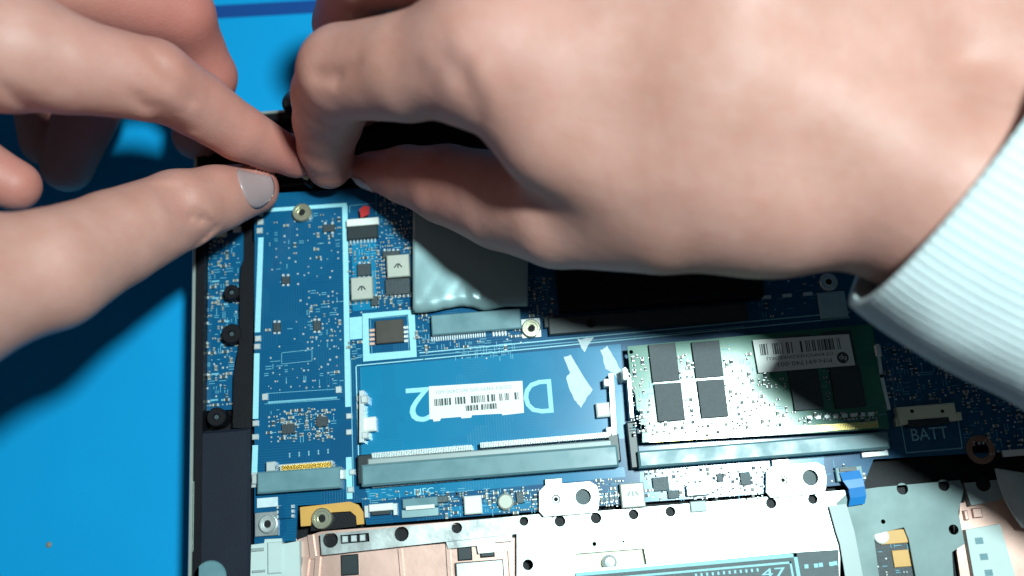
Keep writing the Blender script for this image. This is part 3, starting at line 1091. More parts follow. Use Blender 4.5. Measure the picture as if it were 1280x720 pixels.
# ------------------------------------------------------------------ metal frame below the board
mb = MB()
mb.ppoly([(368, 676), (402, 664), (645, 646), (648, 800), (372, 800)], -3.0, -2.0, 'copper')
build(mb, 'copper_sheet', laptop, 'pinkish copper foil sheet under the steel strip')
mb = MB()
mb.ppoly([(1202, 604), (1300, 596), (1330, 800), (1212, 800), (1196, 690)], -3.0, -2.0, 'copper')
build(mb, 'copper_sheet', laptop, 'dull copper foil sheet beside the side plate')
mb = MB()
mb.ppoly([(399, 670), (692, 645), (1062, 613), (1205, 602), (1206, 628), (1060, 641), (640, 672), (402, 692)], -1.95, -1.4, 'black_plastic')  # added backing sheet, makes the holes in the frame look dark
build(mb, 'dark_backing', laptop, 'black sheet added under the steel frame to darken its holes')
# creases and dark pieces on the copper
mb = MB()
for pts, w, zz in ((((382, 700), (378, 735)), 1.6, 0.9), (((397, 698), (394, 735)), 1.2, 0.8), (((500, 688), (504, 735)), 0.9, 0.7), (((560, 684), (563, 735)), 1.0, 0.8), (((388, 672), (391, 695)), 1.4, 0.7), (((637, 690), (640, 735)), 0.8, 0.7)):
    mb = MB()
    mb.pline(pts, w, -2.0, -2.0 + zz, 'copper')
    build(mb, 'copper_rib', laptop)
for px, py, w, h in ((437, 706, 22, 26), (581, 692, 18, 17), (609, 688, 18, 17)):
    mb = MB()
    mb.pbox(px, py, w, h, -2.0, -1.2, 'connector_dark', 0.3)
    build(mb, 'black_clip', laptop)
mb = MB()
st = [(400, 668), (690, 641), (690, 662), (640, 668), (402, 694)]
holes = [hole_loop(413, 675, 2.0, 0.2), hole_loop(502, 667.5, 1.9, 0.2), hole_loop(571, 659.8, 1.4, 0.2, 12), hole_loop(655, 651.5, 1.2, 0.2, 12)]
sq = [W(x, y, 0.2) for x, y in ((425, 669), (461, 666), (462, 677), (426, 680))]
mb.prism([W(x, y, 0.2) for x, y in st], -1.0, 0.2, 'steel', holes + [[Vector((p.x, p.y, 0)) for p in sq]])
for k in range(3):
    mb.pbox(431 + k * 11, 674 - k * 0.9, 7, 8, -1.0, -0.4, 'tin', 0.2)
build(mb, 'steel_strip', laptop, 'bright steel strip with round holes above the copper')
mb = MB()
mb.pbox(600, 716, 60, 30, -2.0, -0.3, 'plate', 0.3)
mb.ppoly([(556, 672), (640, 664), (640, 676), (618, 678), (618, 690), (598, 692), (596, 682), (560, 686)], -2.0, -0.5, 'steel')
build(mb, 'steel_bracket', laptop)
# plastic hinge cover at lower left
mb = MB()
mb.ppoly([(314, 681), (330, 679), (331, 674), (352, 673), (353, 680), (374, 676), (376, 760), (312, 760)], -3.0, 0.8, 'label_grey')
mb.pbox(322, 687, 15, 4, 0.8, 1.3, 'tape_grey', 0.1)
mb.pbox(343, 697, 18, 40, 0.8, 1.4, 'label_grey', 0.3)
mb.pbox(323, 714, 16, 3, 0.8, 1.3, 'tape_grey', 0.1)
build(mb, 'hinge_cover', laptop, 'pale grey moulded plastic block by the speaker')
# big plate
mb = MB()
hs = [hole_loop(x, y, r, 0.1, 14) for x, y, r in ((660, 706, 1.4), (743, 680, 0.6), (779, 677, 0.35), (700, 651.5, 1.45), (745, 647.5, 1.45), (792, 643, 1.35), (838, 639.5, 1.35), (964, 629, 1.4), (1016, 624, 1.3))]
win = [Vector((W(x, y, 0.1).x, W(x, y, 0.1).y, 0)) for x, y in ((719, 692), (805, 685), (809, 706), (722, 712))]
mb.prism([W(x, y, 0.1) for x, y in ((646, 664), (690, 648), (696, 643.5), (1064, 612), (1050, 690), (1049, 790), (646, 800))], -1.2, 0.1, 'plate', hs + [win])
build(mb, 'touchpad_plate', laptop, 'large bare steel plate glaring white under the lamp')
mb = MB()
mb.pbox(765, 702, 96, 34, -2.0, -1.6, 'cream', 0.1)
q = W(762, 703, -0.2)
mb.lathe(q.x, q.y, [(2.0, -1.6), (1.9, -0.3), (1.2, 0.1), (0.4, 0.2)], 'tin', 14)
build(mb, 'spring_contact', laptop, 'small spring contact in the window of the steel plate')
mb = MB()
mb.ppoly([(724, 716), (1000, 690), (1048, 687), (1052, 800), (724, 800)], 0.12, 1.0, 'pcb_touch' if 'pcb_touch' in MATS else 'chip_grey')
pad = build(mb, 'touchpad_board', laptop, 'dark slate touchpad board with pale printed border')
mb = MB()
mb.pline([(722, 718), (994, 694), (1001, 735)], 0.9, 1.0, 1.04, 'silk')
mb.pline([(726, 726), (988, 703), (994, 735)], 0.5, 1.0, 1.04, 'silk')
mb.text('47', 967, 716, 12, 1.04, 'silk', 0, 30)
for k in range(12):
    mb.pbox(870 + k * 7, 719 - k * 0.6, 2.5, 4, 1.0, 1.05, 'silk', 0)
for k, x in enumerate((1008, 1020, 1026, 1039, 1044)):
    mb.pbox(x, 708 - k * 1.0, 5, 5, 1.0, 1.2, 'silk', 0)
build(mb, 'silkscreen', pad)
# grey right-hand plate
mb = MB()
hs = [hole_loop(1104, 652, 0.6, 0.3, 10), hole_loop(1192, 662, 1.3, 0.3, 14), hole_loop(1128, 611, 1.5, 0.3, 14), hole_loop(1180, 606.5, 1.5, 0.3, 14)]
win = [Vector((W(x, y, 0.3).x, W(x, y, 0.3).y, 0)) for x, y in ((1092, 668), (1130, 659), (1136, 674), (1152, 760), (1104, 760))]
mb.prism([W(x, y, 0.3) for x, y in ((1046, 628), (1062, 614), (1098, 609), (1200, 600), (1205, 612), (1198, 640), (1206, 680), (1190, 690), (1196, 790), (1072, 790))], -1.0, 0.3, 'plate_shaded', hs + [win])
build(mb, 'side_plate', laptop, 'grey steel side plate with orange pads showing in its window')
mb = MB()
mb.ppoly([(1088, 660), (1134, 654), (1158, 770), (1100, 770)], -2.0, -0.9, 'chip')
sp = build(mb, 'pad_board', laptop, 'small dark circuit board under the side plate')
for px, py, w, h in ((1117, 671, 34, 17), (1127, 698, 21, 21)):
    mb = MB()
    mb.pbox(px, py, w, h, -0.9, -0.4, 'kapton2' if 'kapton2' in MATS else 'kapton', 0.1)
    build(mb, 'contact_pad', sp, 'amber contact pad')
mb = MB()
q = W(1102, 670, -0.2)
mb.cyl(q.x, q.y, 2.0, -0.39, -0.1, 'white_plastic', 16, 1.7)
cluster(mb, 1098, 682, 1140, 716, 22, 51, z=-0.9, dots=0.4, silk=0.5, avoid=((1112, 684, 1142, 712),))
build(mb, 'small_components', sp, None, 'stuff')
# grey tape strip running down
mb = MB()
mb.ppoly([(1036, 632), (1058, 630), (1068, 664), (1090, 780), (1066, 780), (1050, 680), (1045, 665)], 1.05, 1.3, 'tape_grey')
build(mb, 'tape_strip', laptop, 'grey tape strip beside the big steel plate')
# bits in the shade on the right
mb = MB()
mb.ppoly([(1205, 604), (1252, 599), (1255, 624), (1214, 632)], -1.9, 0.4, 'tape_grey')
q = W(1229, 605, 0.4)
mb.cyl(q.x, q.y, 1.9, 0.3, 0.44, 'hole', 16)
build(mb, 'hinge_tab', laptop, 'grey green metal tab with one dark hole')
mb = MB()
mb.ppoly([(1207, 662), (1250, 655), (1284, 770), (1226, 770)], -1.9, -0.2, 'label_grey')
for k in range(3):
    mb.pbox(1224 + k * 6, 676 + k * 20, 10, 8, -0.2, -0.16, 'connector', 0)
build(mb, 'paper_label', laptop, 'pale paper label with small dark print on the copper')
mb = MB()
mb.pbox(1222, 641, 12, 12, -2.0, -1.2, 'copper', 0.2)
mb.pbox(1208, 644, 5, 12, -2.0, -1.0, 'copper', 0.2)
build(mb, 'copper_clip', laptop)
mb = MB()
vs, fs = [], []
N = 16
for i in range(N + 1):
    t = i / N
    px, py = 1263 + 14 * t + 20 * t * t, 588 + 75 * t
    hw = 15
    c = W(px, py, 2.2 + 1.5 * math.sin(t * 3.1))
    for s in (-1, 1):
        vs.append((c.x + s * 3.6, c.y - s * 0.9, c.z - 0.3 * abs(s)))
for i in range(N):
    fs.append((2 * i, 2 * i + 2, 2 * i + 3, 2 * i + 1))
mb.faces(vs, fs, 'cable_white')
o = build(mb, 'ribbon_cable', laptop, 'white flat ribbon cable curving over the steel tab', smooth=True)
md = o.modifiers.new('t', 'SOLIDIFY')
md.thickness = 0.4 * MM
# blue tab and its socket
mb = MB()
mb.pbox(1062, 592, 34, 18, 0.0, 1.4, 'connector', 0.2)
mb.pbox(1060, 587, 22, 5, 1.4, 1.6, 'connector_dark', 0.1)
build(mb, 'ribbon_connector', board, 'grey ribbon connector under the blue pull tab')
mb = MB()
vs, fs = [], []
for i, (px, py, z) in enumerate(((1062, 590, 1.8), (1066, 600, 2.4), (1071, 610, 2.6), (1073, 622, 2.2), (1071, 632, 1.6))):
    c = W(px, py, z)
    hw = 2.6 if i < 2 else 2.1
    vs += [(c.x - hw, c.y, c.z), (c.x + hw, c.y + 0.3, c.z)]
for i in range(4):
    fs.append((2 * i, 2 * i + 2, 2 * i + 3, 2 * i + 1))
mb.faces(vs, fs, 'blue_tab')
o = build(mb, 'pull_tab', board, 'bright blue pull tab')
md = o.modifiers.new('t', 'SOLIDIFY')
md.thickness = 0.25 * MM

# ------------------------------------------------------------------ memory module
MZ = 4.4
c = W(943, 495, MZ)
mem = thing('memory_module', (c.x, c.y, 3.2), 'green memory module with black chips and a white barcode label', 'memory module')
mb = MB()
ol = [(784, 433), (1090, 405), (1112, 536), (803, 553), (800, 516), (796, 512), (794, 492), (790, 486)]
mb.ppoly(ol, 3.3, MZ, 'pcb_green', [hole_loop(789, 440, 0.55, MZ, 10), hole_loop(804, 534, 0.7, MZ, 10)])
build(mb, 'circuit_board', mem, 'glossy green circuit board')
for px, py, w, h in ((830, 453, 34, 47), (837, 502.5, 34, 47), (884.5, 449, 35, 45), (891, 498, 34, 47), (1008, 487, 37, 50), (1060, 483, 38, 52), (999, 440, 36, 42), (1050, 434, 36, 42)):
    mb = MB()
    mb.pbox(px, py, w, h, MZ, MZ + 0.95, 'chip', 0.1)
    build(mb, 'memory_chip', mem)
mb = MB()
LB = MZ + 1.08
mb.ppoly([(941, 425), (1061, 417.5), (1069, 456.5), (948, 466)], MZ + 0.96, LB, 'label')
barcode(mb, 1003, 433, 106, 14, LB, 21, gap=0.3)
mb.text('CT:RMMCNEK2WK8DKLJ', 1000, 444.5, 5.0, LB + 0.02, 'ink', math.pi + R(0.5), 84)
mb.text('P/N:691740-001', 1006, 453, 5.0, LB + 0.02, 'ink', math.pi + R(0.5), 68)
q = W(1053.5, 447, LB)
mb.cyl(q.x, q.y, 1.55, LB, LB + 0.02, 'ink', 24)
mb.text('hp', 1053.5, 447, 8.5, LB + 0.04, 'label', math.pi - 0.12, 9)
build(mb, 'barcode_label', mem, 'white label with barcode, printed numbers and round logo, upside down')
mb = MB()
rr = random.Random(5)
for (a, b, c2, d, n, sd) in ((790, 445, 812, 545, 60, 1), (850, 440, 866, 530, 44, 2), (903, 428, 918, 470, 14, 9), (905, 470, 985, 535, 90, 3), (815, 528, 930, 545, 60, 4), (990, 515, 1104, 528, 40, 5), (1028, 462, 1040, 510, 10, 6), (925, 440, 942, 470, 10, 7)):
    cluster(mb, a, b, c2, d, int(n * 0.7), 60 + sd, z=MZ, dots=0.12, silk=0.15, pitch=1.0)
for i in range(8):
    x = 1012 + i * 11
    mb.pbox(x, 522 - 0.06 * (x - 1012), 7, 5, MZ, MZ + 0.3, 'tin', 0.1)
for k, (x0, x1) in enumerate(((814, 864), (866, 918))):
    mb.pline([(x0 + 4, 478 - k * 4), (x1 - 8, 476 - k * 4)], 0.5, MZ, MZ + 0.15, 'tin')
build(mb, 'small_components', mem, 'tiny soldered parts between the memory chips', 'stuff')
mb = MB()
n = 140
for i in range(n):
    x = 812 + i * 2.05
    if 930 < x < 938:
        continue
    mb.pbox(x, 549 - 0.065 * (x - 812), 1.5, 8, MZ, MZ + 0.06, 'gold', 0)
build(mb, 'gold_contacts', mem, 'row of gold edge contacts', 'stuff')


# ------------------------------------------------------------------ hands
def smin(a, b, k):
    h = np.clip(0.5 + 0.5 * (b - a) / k, 0, 1)
    return b + (a - b) * h - k * h * (1 - h)


class Field:
    FAR = 14.0

    def __init__(self, lo, hi, res):
        self.res = res
        self.lo = np.array(lo, dtype=np.float32)
        n = np.ceil((np.array(hi) - np.array(lo)) / res).astype(int) + 1
        self.n = n
        self.ax = [self.lo[i] + res * np.arange(n[i], dtype=np.float32) for i in range(3)]

    def new(self):
        return np.full(tuple(self.n), self.FAR, dtype=np.float32)

    def sub(self, lo, hi):
        s, g = [], []
        for i in range(3):
            a = max(0, int(math.floor((lo[i] - self.lo[i]) / self.res)))
            b = min(self.n[i], int(math.ceil((hi[i] - self.lo[i]) / self.res)) + 1)
            s.append(slice(a, max(a, b)))
        X = self.ax[0][s[0]][:, None, None]
        Y = self.ax[1][s[1]][None, :, None]
        Zz = self.ax[2][s[2]][None, None, :]
        return tuple(s), X, Y, Zz

    def cone(self, F, a, b, k=3.0):
        """smoothly add a capsule whose radius runs from a[3] to b[3]; flat factor squeezes nothing"""
        pad = self.FAR + max(a[3], b[3])
        lo = [min(a[i], b[i]) - pad for i in range(3)]
        hi = [max(a[i], b[i]) + pad for i in range(3)]
        s, X, Y, Zz = self.sub(lo, hi)
        ba = [b[i] - a[i] for i in range(3)]
        L = sum(c * c for c in ba) + 1e-9
        t = ((X - a[0]) * ba[0] + (Y - a[1]) * ba[1] + (Zz - a[2]) * ba[2]) / L
        t = np.clip(t, 0, 1)
        d = np.sqrt((X - a[0] - t * ba[0]) ** 2 + (Y - a[1] - t * ba[1]) ** 2 + (Zz - a[2] - t * ba[2]) ** 2)
        ts = t * t * (3 - 2 * t) * 0.5 + t * 0.5
        d = d - (a[3] + (b[3] - a[3]) * ts)
        F[s] = smin(F[s], d.astype(np.float32), k)

    def chain(self, pts, k=3.0):
        F = self.new()
        for a, b in zip(pts, pts[1:]):
            self.cone(F, a, b, k)
        return F

    def groove(self, F, pts, width, depth, below=10.0):
        """press (or raise, depth < 0) a soft line into the upper skin"""
        for a, b in zip(pts, pts[1:]):
            lo = [min(a[i], b[i]) - width * 3 for i in range(3)]
            hi = [max(a[i], b[i]) + width * 3 for i in range(3)]
            lo[2] -= below
            hi[2] += below
            s, X, Y, Zz = self.sub(lo, hi)
            bx, by = b[0] - a[0], b[1] - a[1]
            L = bx * bx + by * by + 1e-9
            t = np.clip(((X - a[0]) * bx + (Y - a[1]) * by) / L, 0, 1)
            d2 = (X - a[0] - t * bx) ** 2 + (Y - a[1] - t * by) ** 2
            F[s] = F[s] + (depth * np.exp(-d2 / (width * width)) * np.ones_like(Zz)).astype(np.float32)


def surface_nets(F, lo, res):
    nx, ny, nz = F.shape
    ins = F < 0
    cnt = np.zeros((nx - 1, ny - 1, nz - 1), dtype=np.int8)
    for dx in (0, 1):
        for dy in (0, 1):
            for dz in (0, 1):
                cnt += ins[dx:nx - 1 + dx, dy:ny - 1 + dy, dz:nz - 1 + dz]
    act = (cnt > 0) & (cnt < 8)
    idx = np.argwhere(act)
    ids = np.full(act.shape, -1, dtype=np.int64)
    ids[act] = np.arange(len(idx))
    acc = np.zeros((len(idx), 3))
    num = np.zeros(len(idx))
    cor = [(a, b, c) for a in (0, 1) for b in (0, 1) for c in (0, 1)]
    for a in cor:
        for ax in range(3):
            if a[ax]:
                continue
            b = list(a)
            b[ax] = 1
            fa = F[idx[:, 0] + a[0], idx[:, 1] + a[1], idx[:, 2] + a[2]]
            fb = F[idx[:, 0] + b[0], idx[:, 1] + b[1], idx[:, 2] + b[2]]
            m = (fa < 0) != (fb < 0)
            t = np.where(m, fa / np.where(m, fa - fb, 1), 0)
            p = np.tile(np.array(a, dtype=float), (len(idx), 1))
            p[:, ax] = t
            acc += p * m[:, None]
            num += m
    V = (idx + acc / num[:, None]) * res + lo
    quads = []
    for ax in range(3):
        u, v = (ax + 1) % 3, (ax + 2) % 3
        sl0 = [slice(1, -1)] * 3
        sl0[ax] = slice(0, -1)
        sl1 = list(sl0)
        sl1[ax] = slice(1, None)
        A, B = ins[tuple(sl0)], ins[tuple(sl1)]
        e = np.argwhere(A != B)
        flip = A[tuple(e.T)]
        e = e + np.array([0 if i == ax else 1 for i in range(3)])
        def g(du, dv):
            q = e.copy()
            q[:, u] -= du
            q[:, v] -= dv
            return ids[q[:, 0], q[:, 1], q[:, 2]]
        Q = np.stack([g(1, 1), g(0, 1), g(0, 0), g(1, 0)], 1)
        Q[~flip] = Q[~flip][:, ::-1]
        quads.append(Q)
    return V, np.concatenate(quads)


LIFT = 1.35


def lift(z):
    return 8 + (z - 8) * LIFT


def P(px, py, z, r):
    zz = lift(z)
    p = W(px, py, zz)
    return (p.x, p.y, p.z, r * (257 - zz) / (257 - z))


def P3(px, py, z):
    return tuple(W(px, py, lift(z)))


def make_hand(name, palm, fingers, label, base, grooves=(), blobs=(), flush_shade=(), res=0.8, kpalm=7.0, smooth_it=6, slim=0.0):
    allp = [q for ch in palm + [f[0] for f in fingers] for q in ch]
    lo = [min(q[i] - q[3] for q in allp) - 5 for i in range(3)]
    hi = [max(q[i] + q[3] for q in allp) + 5 for i in range(3)]
    fld = Field(lo, hi, res)
    Pm = fld.new()
    for ch in palm:
        for a, b in zip(ch, ch[1:]):
            fld.cone(Pm, a, b, kpalm)
    Pm += slim
    total = None
    for pts, k, kp in fingers:
        Fi = fld.chain(pts, k)
        G = smin(Pm, Fi, kp)
        total = G if total is None else np.minimum(total, G) if False else (G if total is None else smin(total, G, 0.6))
    for pts, w, d in grooves:
        fld.groove(total, pts, w, d)
    V, Q = surface_nets(total, fld.lo, res)
    # relax the lattice a little
    e = np.concatenate([Q[:, [0, 1]], Q[:, [1, 2]], Q[:, [2, 3]], Q[:, [3, 0]]])
    deg = np.bincount(e[:, 0], minlength=len(V)) + np.bincount(e[:, 1], minlength=len(V))
    for it in range(smooth_it):
        S_ = np.zeros_like(V)
        for i in range(3):
            S_[:, i] = np.bincount(e[:, 0], V[e[:, 1], i], len(V)) + np.bincount(e[:, 1], V[e[:, 0], i], len(V))
        V = V + 0.5 * (S_ / deg[:, None] - V)
    org = np.array(base)
    me = bpy.data.meshes.new(name)
    me.from_pydata(((V - org) * MM).tolist(), [], Q.tolist())
    me.polygons.foreach_set('use_smooth', [True] * len(me.polygons))
    me.materials.append(MATS['skin'])
    fl = np.zeros(len(V))
    for (x, y, z, rad, amt) in flush_shade:
        d = np.sqrt(((V - np.array((x, y, z))) ** 2).sum(1))
        fl = np.maximum(fl, amt * np.exp(-(d / rad) ** 2))
    at = me.attributes.new('flush_shade', 'FLOAT', 'POINT')
    at.data.foreach_set('value', fl.astype(np.float32))
    me.update()
    o = bpy.data.objects.new(name, me)
    COL.objects.link(o)
    o.location = Vector(base) * MM
    ORIGIN[o] = Vector(base)
    setprops(o, label, 'hand')
    bvh = BVHTree.FromPolygons([tuple(v) for v in V], [tuple(q) for q in Q])
    return o, bvh


def nail(parent, bvh, centre, along, normal, length, width, label=None):
    """curved nail plate pressed onto the finger tip"""
    c, a, n = Vector(centre), Vector(along).normalized(), Vector(normal).normalized()
    n = (n - a * n.dot(a)).normalized()
    s = n.cross(a)
    NU, NV = 18, 16
    vs, fs = [], []
    for j in range(NV + 1):
        for i in range(NU + 1):
            u, v = 2 * i / NU - 1, 2 * j / NV - 1
            # square to rounded footprint
            e = 0.48
            uu, vv = u * math.sqrt(1 - e * v * v), v * math.sqrt(1 - e * u * u)
            p = c + a * (uu * length / 2) + s * (vv * width / 2)
            h, _, _, _ = bvh.ray_cast(p + n * 14, -n)
            if h is None or (h - p).dot(n) < -1.0 or (h - p).dot(n) > 11:
                h = p + n * 3.0
            rim = max(abs(u), abs(v))
            up = 0.40 - 1.1 * max(0, rim - 0.82)
            vs.append(tuple(h + n * up))
    # even out the plate
    for it in range(1):
        nv = list(vs)
        for j in range(1, NV):
            for i in range(1, NU):
                k = j * (NU + 1) + i
                q = (Vector(vs[k - 1]) + Vector(vs[k + 1]) + Vector(vs[k - NU - 1]) + Vector(vs[k + NU + 1])) / 4
                nv[k] = tuple(q)
        vs = nv
    for j in range(NV):
        for i in range(NU):
            k = j * (NU + 1) + i
            fs.append((k, k + 1, k + NU + 2, k + NU + 1))
    m = MB()
    m.faces(vs, fs, 'nail')
    o = build(m, 'nail', parent, label, smooth=True)
    md = o.modifiers.new('t', 'SOLIDIFY')
    md.thickness = 0.7 * MM
    md.offset = -1
    return o


# ---- left hand ----
th_tip, th_ip, th_mcp, th_cmc = P(316, 236, 9, 7.2), P(222, 263, 22, 10.6), P(60, 338, 40, 14.5), P(-130, 380, 52, 19)
ix_tip, ix_dip, ix_pip, ix_mcp = P(370, 199, 10, 5.4), P(298, 165, 21, 7.6), P(190, 100, 38, 10.4), P(15, 62, 50, 13.2)
md_mcp, md_pip, md_dip, md_tip = P(-10, -40, 48, 12), P(222, 18, 26, 10), P(258, 95, 13, 8.4), P(246, 170, 3, 7)
rg_mcp, rg_pip, rg_dip, rg_tip = P(-30, -130, 44, 12), P(122, -18, 28, 10), P(118, 115, 8, 9.5), P(84, 208, -2, 7.5)
pk_mcp, pk_pip, pk_tip = P(-90, -220, 40, 11), P(20, -60, 18, 9), P(58, 176, -2, 7.5)
wrist = P(-420, 180, 60, 24)
wrist2 = P(-420, 20, 56, 22)
palmL = [
    [wrist, P(-200, 60, 54, 16), ix_mcp],
    [wrist2, P(-220, 0, 52, 16), md_mcp],
    [wrist2, P(-240, -90, 50, 15), rg_mcp],
    [wrist2, P(-260, -160, 46, 14), pk_mcp],
    [wrist, th_cmc],
    [th_cmc, P(-150, 230, 48, 16), P(-160, 60, 50, 15)],
    [wrist, P(-640, 180, 66, 27)], [wrist2, P(-640, 60, 62, 26)],
]
fingersL = [
    ([ix_mcp, P(90, 82, 46, 11.6), ix_pip, P(245, 130, 29, 8.8), ix_dip, ix_tip], 1.2, 8.0),
    ([md_mcp, md_pip, P(240, 60, 18, 8.8), md_dip, md_tip], 1.2, 7.0),
    ([rg_mcp, rg_pip, rg_dip, rg_tip], 1.2, 7.0),
    ([pk_mcp, pk_pip, pk_tip], 1.2, 7.0),
    ([th_cmc, th_mcp, P(140, 300, 31, 12.2), th_ip, P(268, 249, 16, 9.0), th_tip], 1.2, 9.0),
    ([P(-60, 195, 38, 9), P(18, 232, 34, 6.6)], 2.0, 4.0),
]
grL = []
for k, off in enumerate((-13, -4, 5, 14)):
    grL.append(([P3(212 + off, 232 - off * 0.3, 30), P3(226 + off, 258 - off * 0.3, 32), P3(238 + off, 286 - off * 0.3, 30)], 1.0, 1.15 if k in (1, 2) else 0.7))
grL.append(([P3(196, 152, 34), P3(203, 138, 40), P3(206, 126, 44)], 1.1, 1.3))
grL.append(([P3(38, 140, 46), P3(45, 122, 55), P3(46, 108, 60)], 1.3, 1.4))
for off in (-10, 0, 10):
    grL.append(([P3(196 + off, 70 + off * 0.6, 46), P3(206 + off, 88 + off * 0.6, 48)], 0.9, 0.6))
flL = [(*ix_tip[:3], 18, 0.9), (*ix_dip[:3], 14, 0.6), (*ix_pip[:3], 14, 0.2), (*th_tip[:3], 12, 0.35), (*P3(18, 232, 34), 14, 0.7), (*th_ip[:3], 14, 0.25), (*md_pip[:3], 34, 0.9), (*md_dip[:3], 24, 0.9), (*rg_pip[:3], 30, 0.9), (*rg_dip[:3], 30, 0.9)]  # middle and ring finger reddening paints in the shade under the forefinger
left_hand, bvhL = make_hand('hand', palmL, fingersL, 'bare hand pinching with thumb and forefinger, thumbnail showing, over the blue mat', tuple(W(60, 250, MATZ)), grL, flush_shade=flL)
nd = Vector(th_tip[:3]) - Vector(th_ip[:3])
nail(left_hand, bvhL, Vector(th_tip[:3]) - nd.normalized() * 4.6, nd, Vector((0.22, -0.34, 1.0)), 13.0, 12.2, 'pale pink thumbnail')
nail(left_hand, bvhL, Vector(ix_tip[:3]), Vector(ix_tip[:3]) - Vector(ix_dip[:3]), Vector((0.5, 0.75, 0.55)), 9.5, 8.0, 'forefinger nail')

# ---- right hand ----
LIFT = 1.04
t_tip, t_ip, t_mcp, t_cmc = P(463, 213, 8, 5.4), P(560, 231, 20, 10.6), P(700, 264, 39, 13.8), P(960, 238, 54, 18)
i_tip, i_dip, i_pip, i_mcp = P(411, 208, 9, 6.4), P(410, 150, 25, 9.2), P(431, 90, 46, 11.6), P(610, 66, 64, 13.5)
m_tip, m_dip, m_pip, m_mcp = P(452, 130, 6, 6.6), P(430, 30, 22, 8.6), P(455, -40, 46, 10.4), P(650, -70, 70, 14)
r_tip, r_dip, r_pip, r_mcp = P(540, 90, 8, 6.5), P(500, -40, 20, 8.2), P(520, -130, 44, 10), P(700, -190, 66, 13)
p_tip, p_pip, p_mcp = P(640, -20, 10, 6), P(620, -220, 38, 8.8), P(770, -290, 58, 12)
w_a, w_b = P(1185, 250, 60, 18.5), P(1275, 85, 55, 14.0)
f_a, f_b = P(1700, 500, 54, 17), P(1740, 380, 54, 16)
palmR = [
    [i_mcp, P(900, 70, 68, 16.5), w_a], [m_mcp, P(920, -20, 72, 16), w_b],
    [r_mcp, P(960, -110, 70, 15), w_b], [p_mcp, P(1000, -160, 64, 14.5), w_b],
    [t_cmc, w_a], [w_a, f_a], [w_b, f_b], [w_a, w_b],
    [P(688, 170, 60, 11.5), P(780, 205, 56, 15.5), P(870, 200, 58, 17), t_cmc],
    [i_mcp, P(688, 170, 60, 11.5)],
    [i_mcp, m_mcp, r_mcp, p_mcp],
    [P(700, 90, 66, 12), P(900, 120, 65, 15.5), P(1080, 150, 62, 16)], [P(760, -30, 70, 12), P(1060, 40, 66, 15)],
]
fingersR = [
    ([i_mcp, P(515, 84, 56, 12.6), i_pip, P(416, 118, 36, 10.4), i_dip, P(407, 182, 16, 7.8), i_tip], 1.2, 8.0),
    ([m_mcp, m_pip, m_dip, m_tip], 1.2, 7.0),
    ([r_mcp, r_pip, r_dip, r_tip], 1.2, 7.0),
    ([p_mcp, p_pip, p_tip], 1.2, 7.0),
    ([t_cmc, P(830, 256, 50, 15.8), t_mcp, P(630, 252, 29, 12.4), t_ip, P(510, 219, 13, 8.2), t_tip], 1.2, 6.5),
]
grR = [
    ([P3(556, 84, 70), P3(584, 118, 66), P3(604, 160, 60)], 2.2, 0.7),
    ([P3(574, 78, 72), P3(598, 112, 70), P3(616, 150, 64)], 2.4, -0.5),
    ([P3(530, 118, 60), P3(548, 140, 56)], 2.2, 0.6),
    ([P3(398, 92, 54), P3(428, 96, 56), P3(456, 100, 54)], 1.0, 0.8),
    ([P3(396, 106, 50), P3(424, 112, 52), P3(452, 116, 50)], 0.9, 0.7),
]
flR = [(*i_tip[:3], 20, 0.5), (*i_pip[:3], 16, 0.3), (*t_tip[:3], 18, 0.8), (*t_ip[:3], 20, 0.5), (*P3(630, 250, 25), 16, 0.3), (*m_dip[:3], 22, 0.8), (*i_mcp[:3], 20, 0.25), (*P3(1120, 360, 50), 18, 0.25)]  # thumb reddening also paints in the shade it lies in
right_hand, bvhR = make_hand('hand', palmR, fingersR, 'bare hand bent at the wrist, coming out of a white knit cuff', tuple(W(800, 230, 0)), grR, flush_shade=flR, kpalm=12.0, smooth_it=10, slim=2.6)
nail(right_hand, bvhR, Vector(t_tip[:3]), Vector(t_tip[:3]) - Vector(t_ip[:3]), Vector((-0.2, -0.95, 0.12)), 8, 7, 'thumbnail seen edge on')

# ---- sleeve ----
NR, NT = 60, 1000
sv, sf = [], []


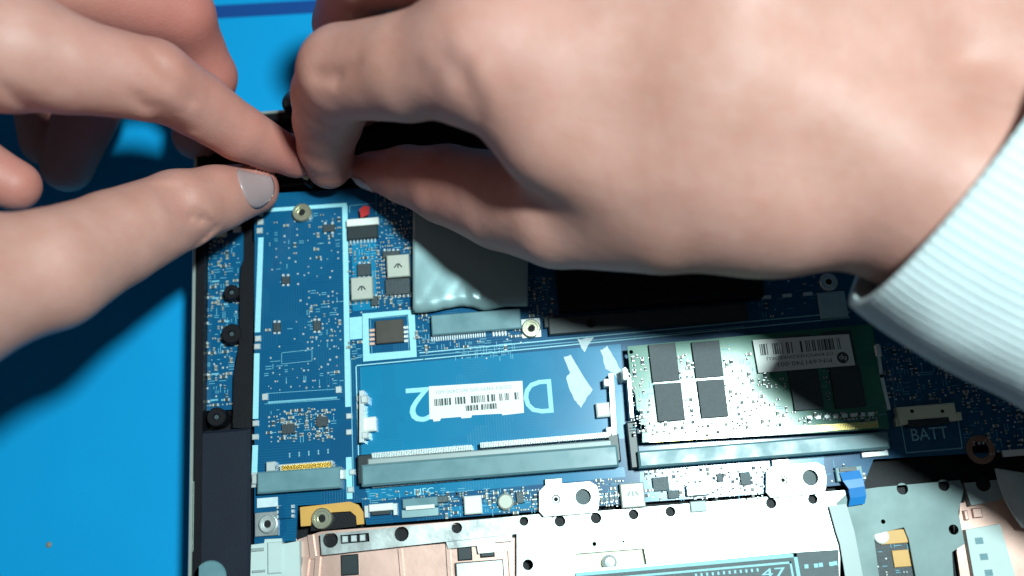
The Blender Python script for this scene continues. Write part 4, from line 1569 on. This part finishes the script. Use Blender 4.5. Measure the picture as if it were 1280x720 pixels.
def ring(i):
    t = i / (NR - 1)
    cxp, cyp = 1236 + 470 * t, 144 + 262 * t
    z = 61 - 8 * t
    c = W(cxp, cyp, z)
    # long axis of the opening swings from the slanted cuff edge to square with the arm
    q = min(1, t * 2.2)
    ax = Vector((-0.66, -0.75, 0)).lerp(Vector((-0.55, -0.83, 0)), q).normalized()
    la = 52.0 + 1 * t + 0.8 * math.sin(t * 11)
    back = Vector((0.9, -0.35, 0)).normalized()
    bx = (Vector((0, 0, 1)) + back * (0.1 * (1 - q))).normalized()
    lb = 27.5 + 6 * t
    return c, ax * la, bx * lb


for i in range(NR):
    c, a, b = ring(i)
    t = i / (NR - 1)
    rib = 0.0105 * (0.75 + 0.25 * math.sin(t * 31))
    for k in range(NT):
        th = 2 * math.pi * k / NT
        fold = 1 + 0.010 * math.sin(3 * th + 5 * t) + 0.006 * math.sin(t * 17 + 2 * math.sin(th)) * min(1, t * 3)
        s = fold * (1 + rib * math.cos(th * 125))
        sv.append(tuple(c + a * (math.cos(th) * s) + b * (math.sin(th) * s)))
for i in range(NR - 1):
    for k in range(NT):
        j = (k + 1) % NT
        sf.append((i * NT + k, i * NT + j, (i + 1) * NT + j, (i + 1) * NT + k))
m = MB()
m.faces(sv, sf, 'knit')
slv = build(m, 'sleeve', right_hand, 'white ribbed knit sleeve cuff', smooth=True)
md = slv.modifiers.new('t', 'SOLIDIFY')
md.thickness = 1.6 * MM
md.offset = -1
md.use_rim = True

# ------------------------------------------------------------------ the cable being fitted
mb = MB()
a = W(376, 220, 5)
pts = [W(352, 205, 5.2), W(366, 212, 5.4), W(380, 220, 5.0), W(388, 228, 4.0)]
mb.tube(pts, 0.9, 'cable_black')
mb.pbox(378, 217, 18, 7, 4.6, 6.2, 'cream', 0.2, R(-35))
mb.pbox(386, 226, 10, 9, 3.0, 5.4, 'cable_black', 0.2, R(-35))
loop = [W(372 - 14 * math.sin(u * math.pi), 112 + 34 * u, 3 + 8 * math.sin(u * math.pi)) for u in [i / 14 for i in range(15)]]
mb.tube(loop, 1.3, 'cable_black')
mb.tube([W(372, 146, 3), W(366, 170, 2.5), W(356, 190, 4), W(352, 205, 5.2)], 1.0, 'cable_black')
build(mb, 'cable', None, 'thin black cable with a small cream plug pinched between the fingertips', cat='cable', smooth=False)
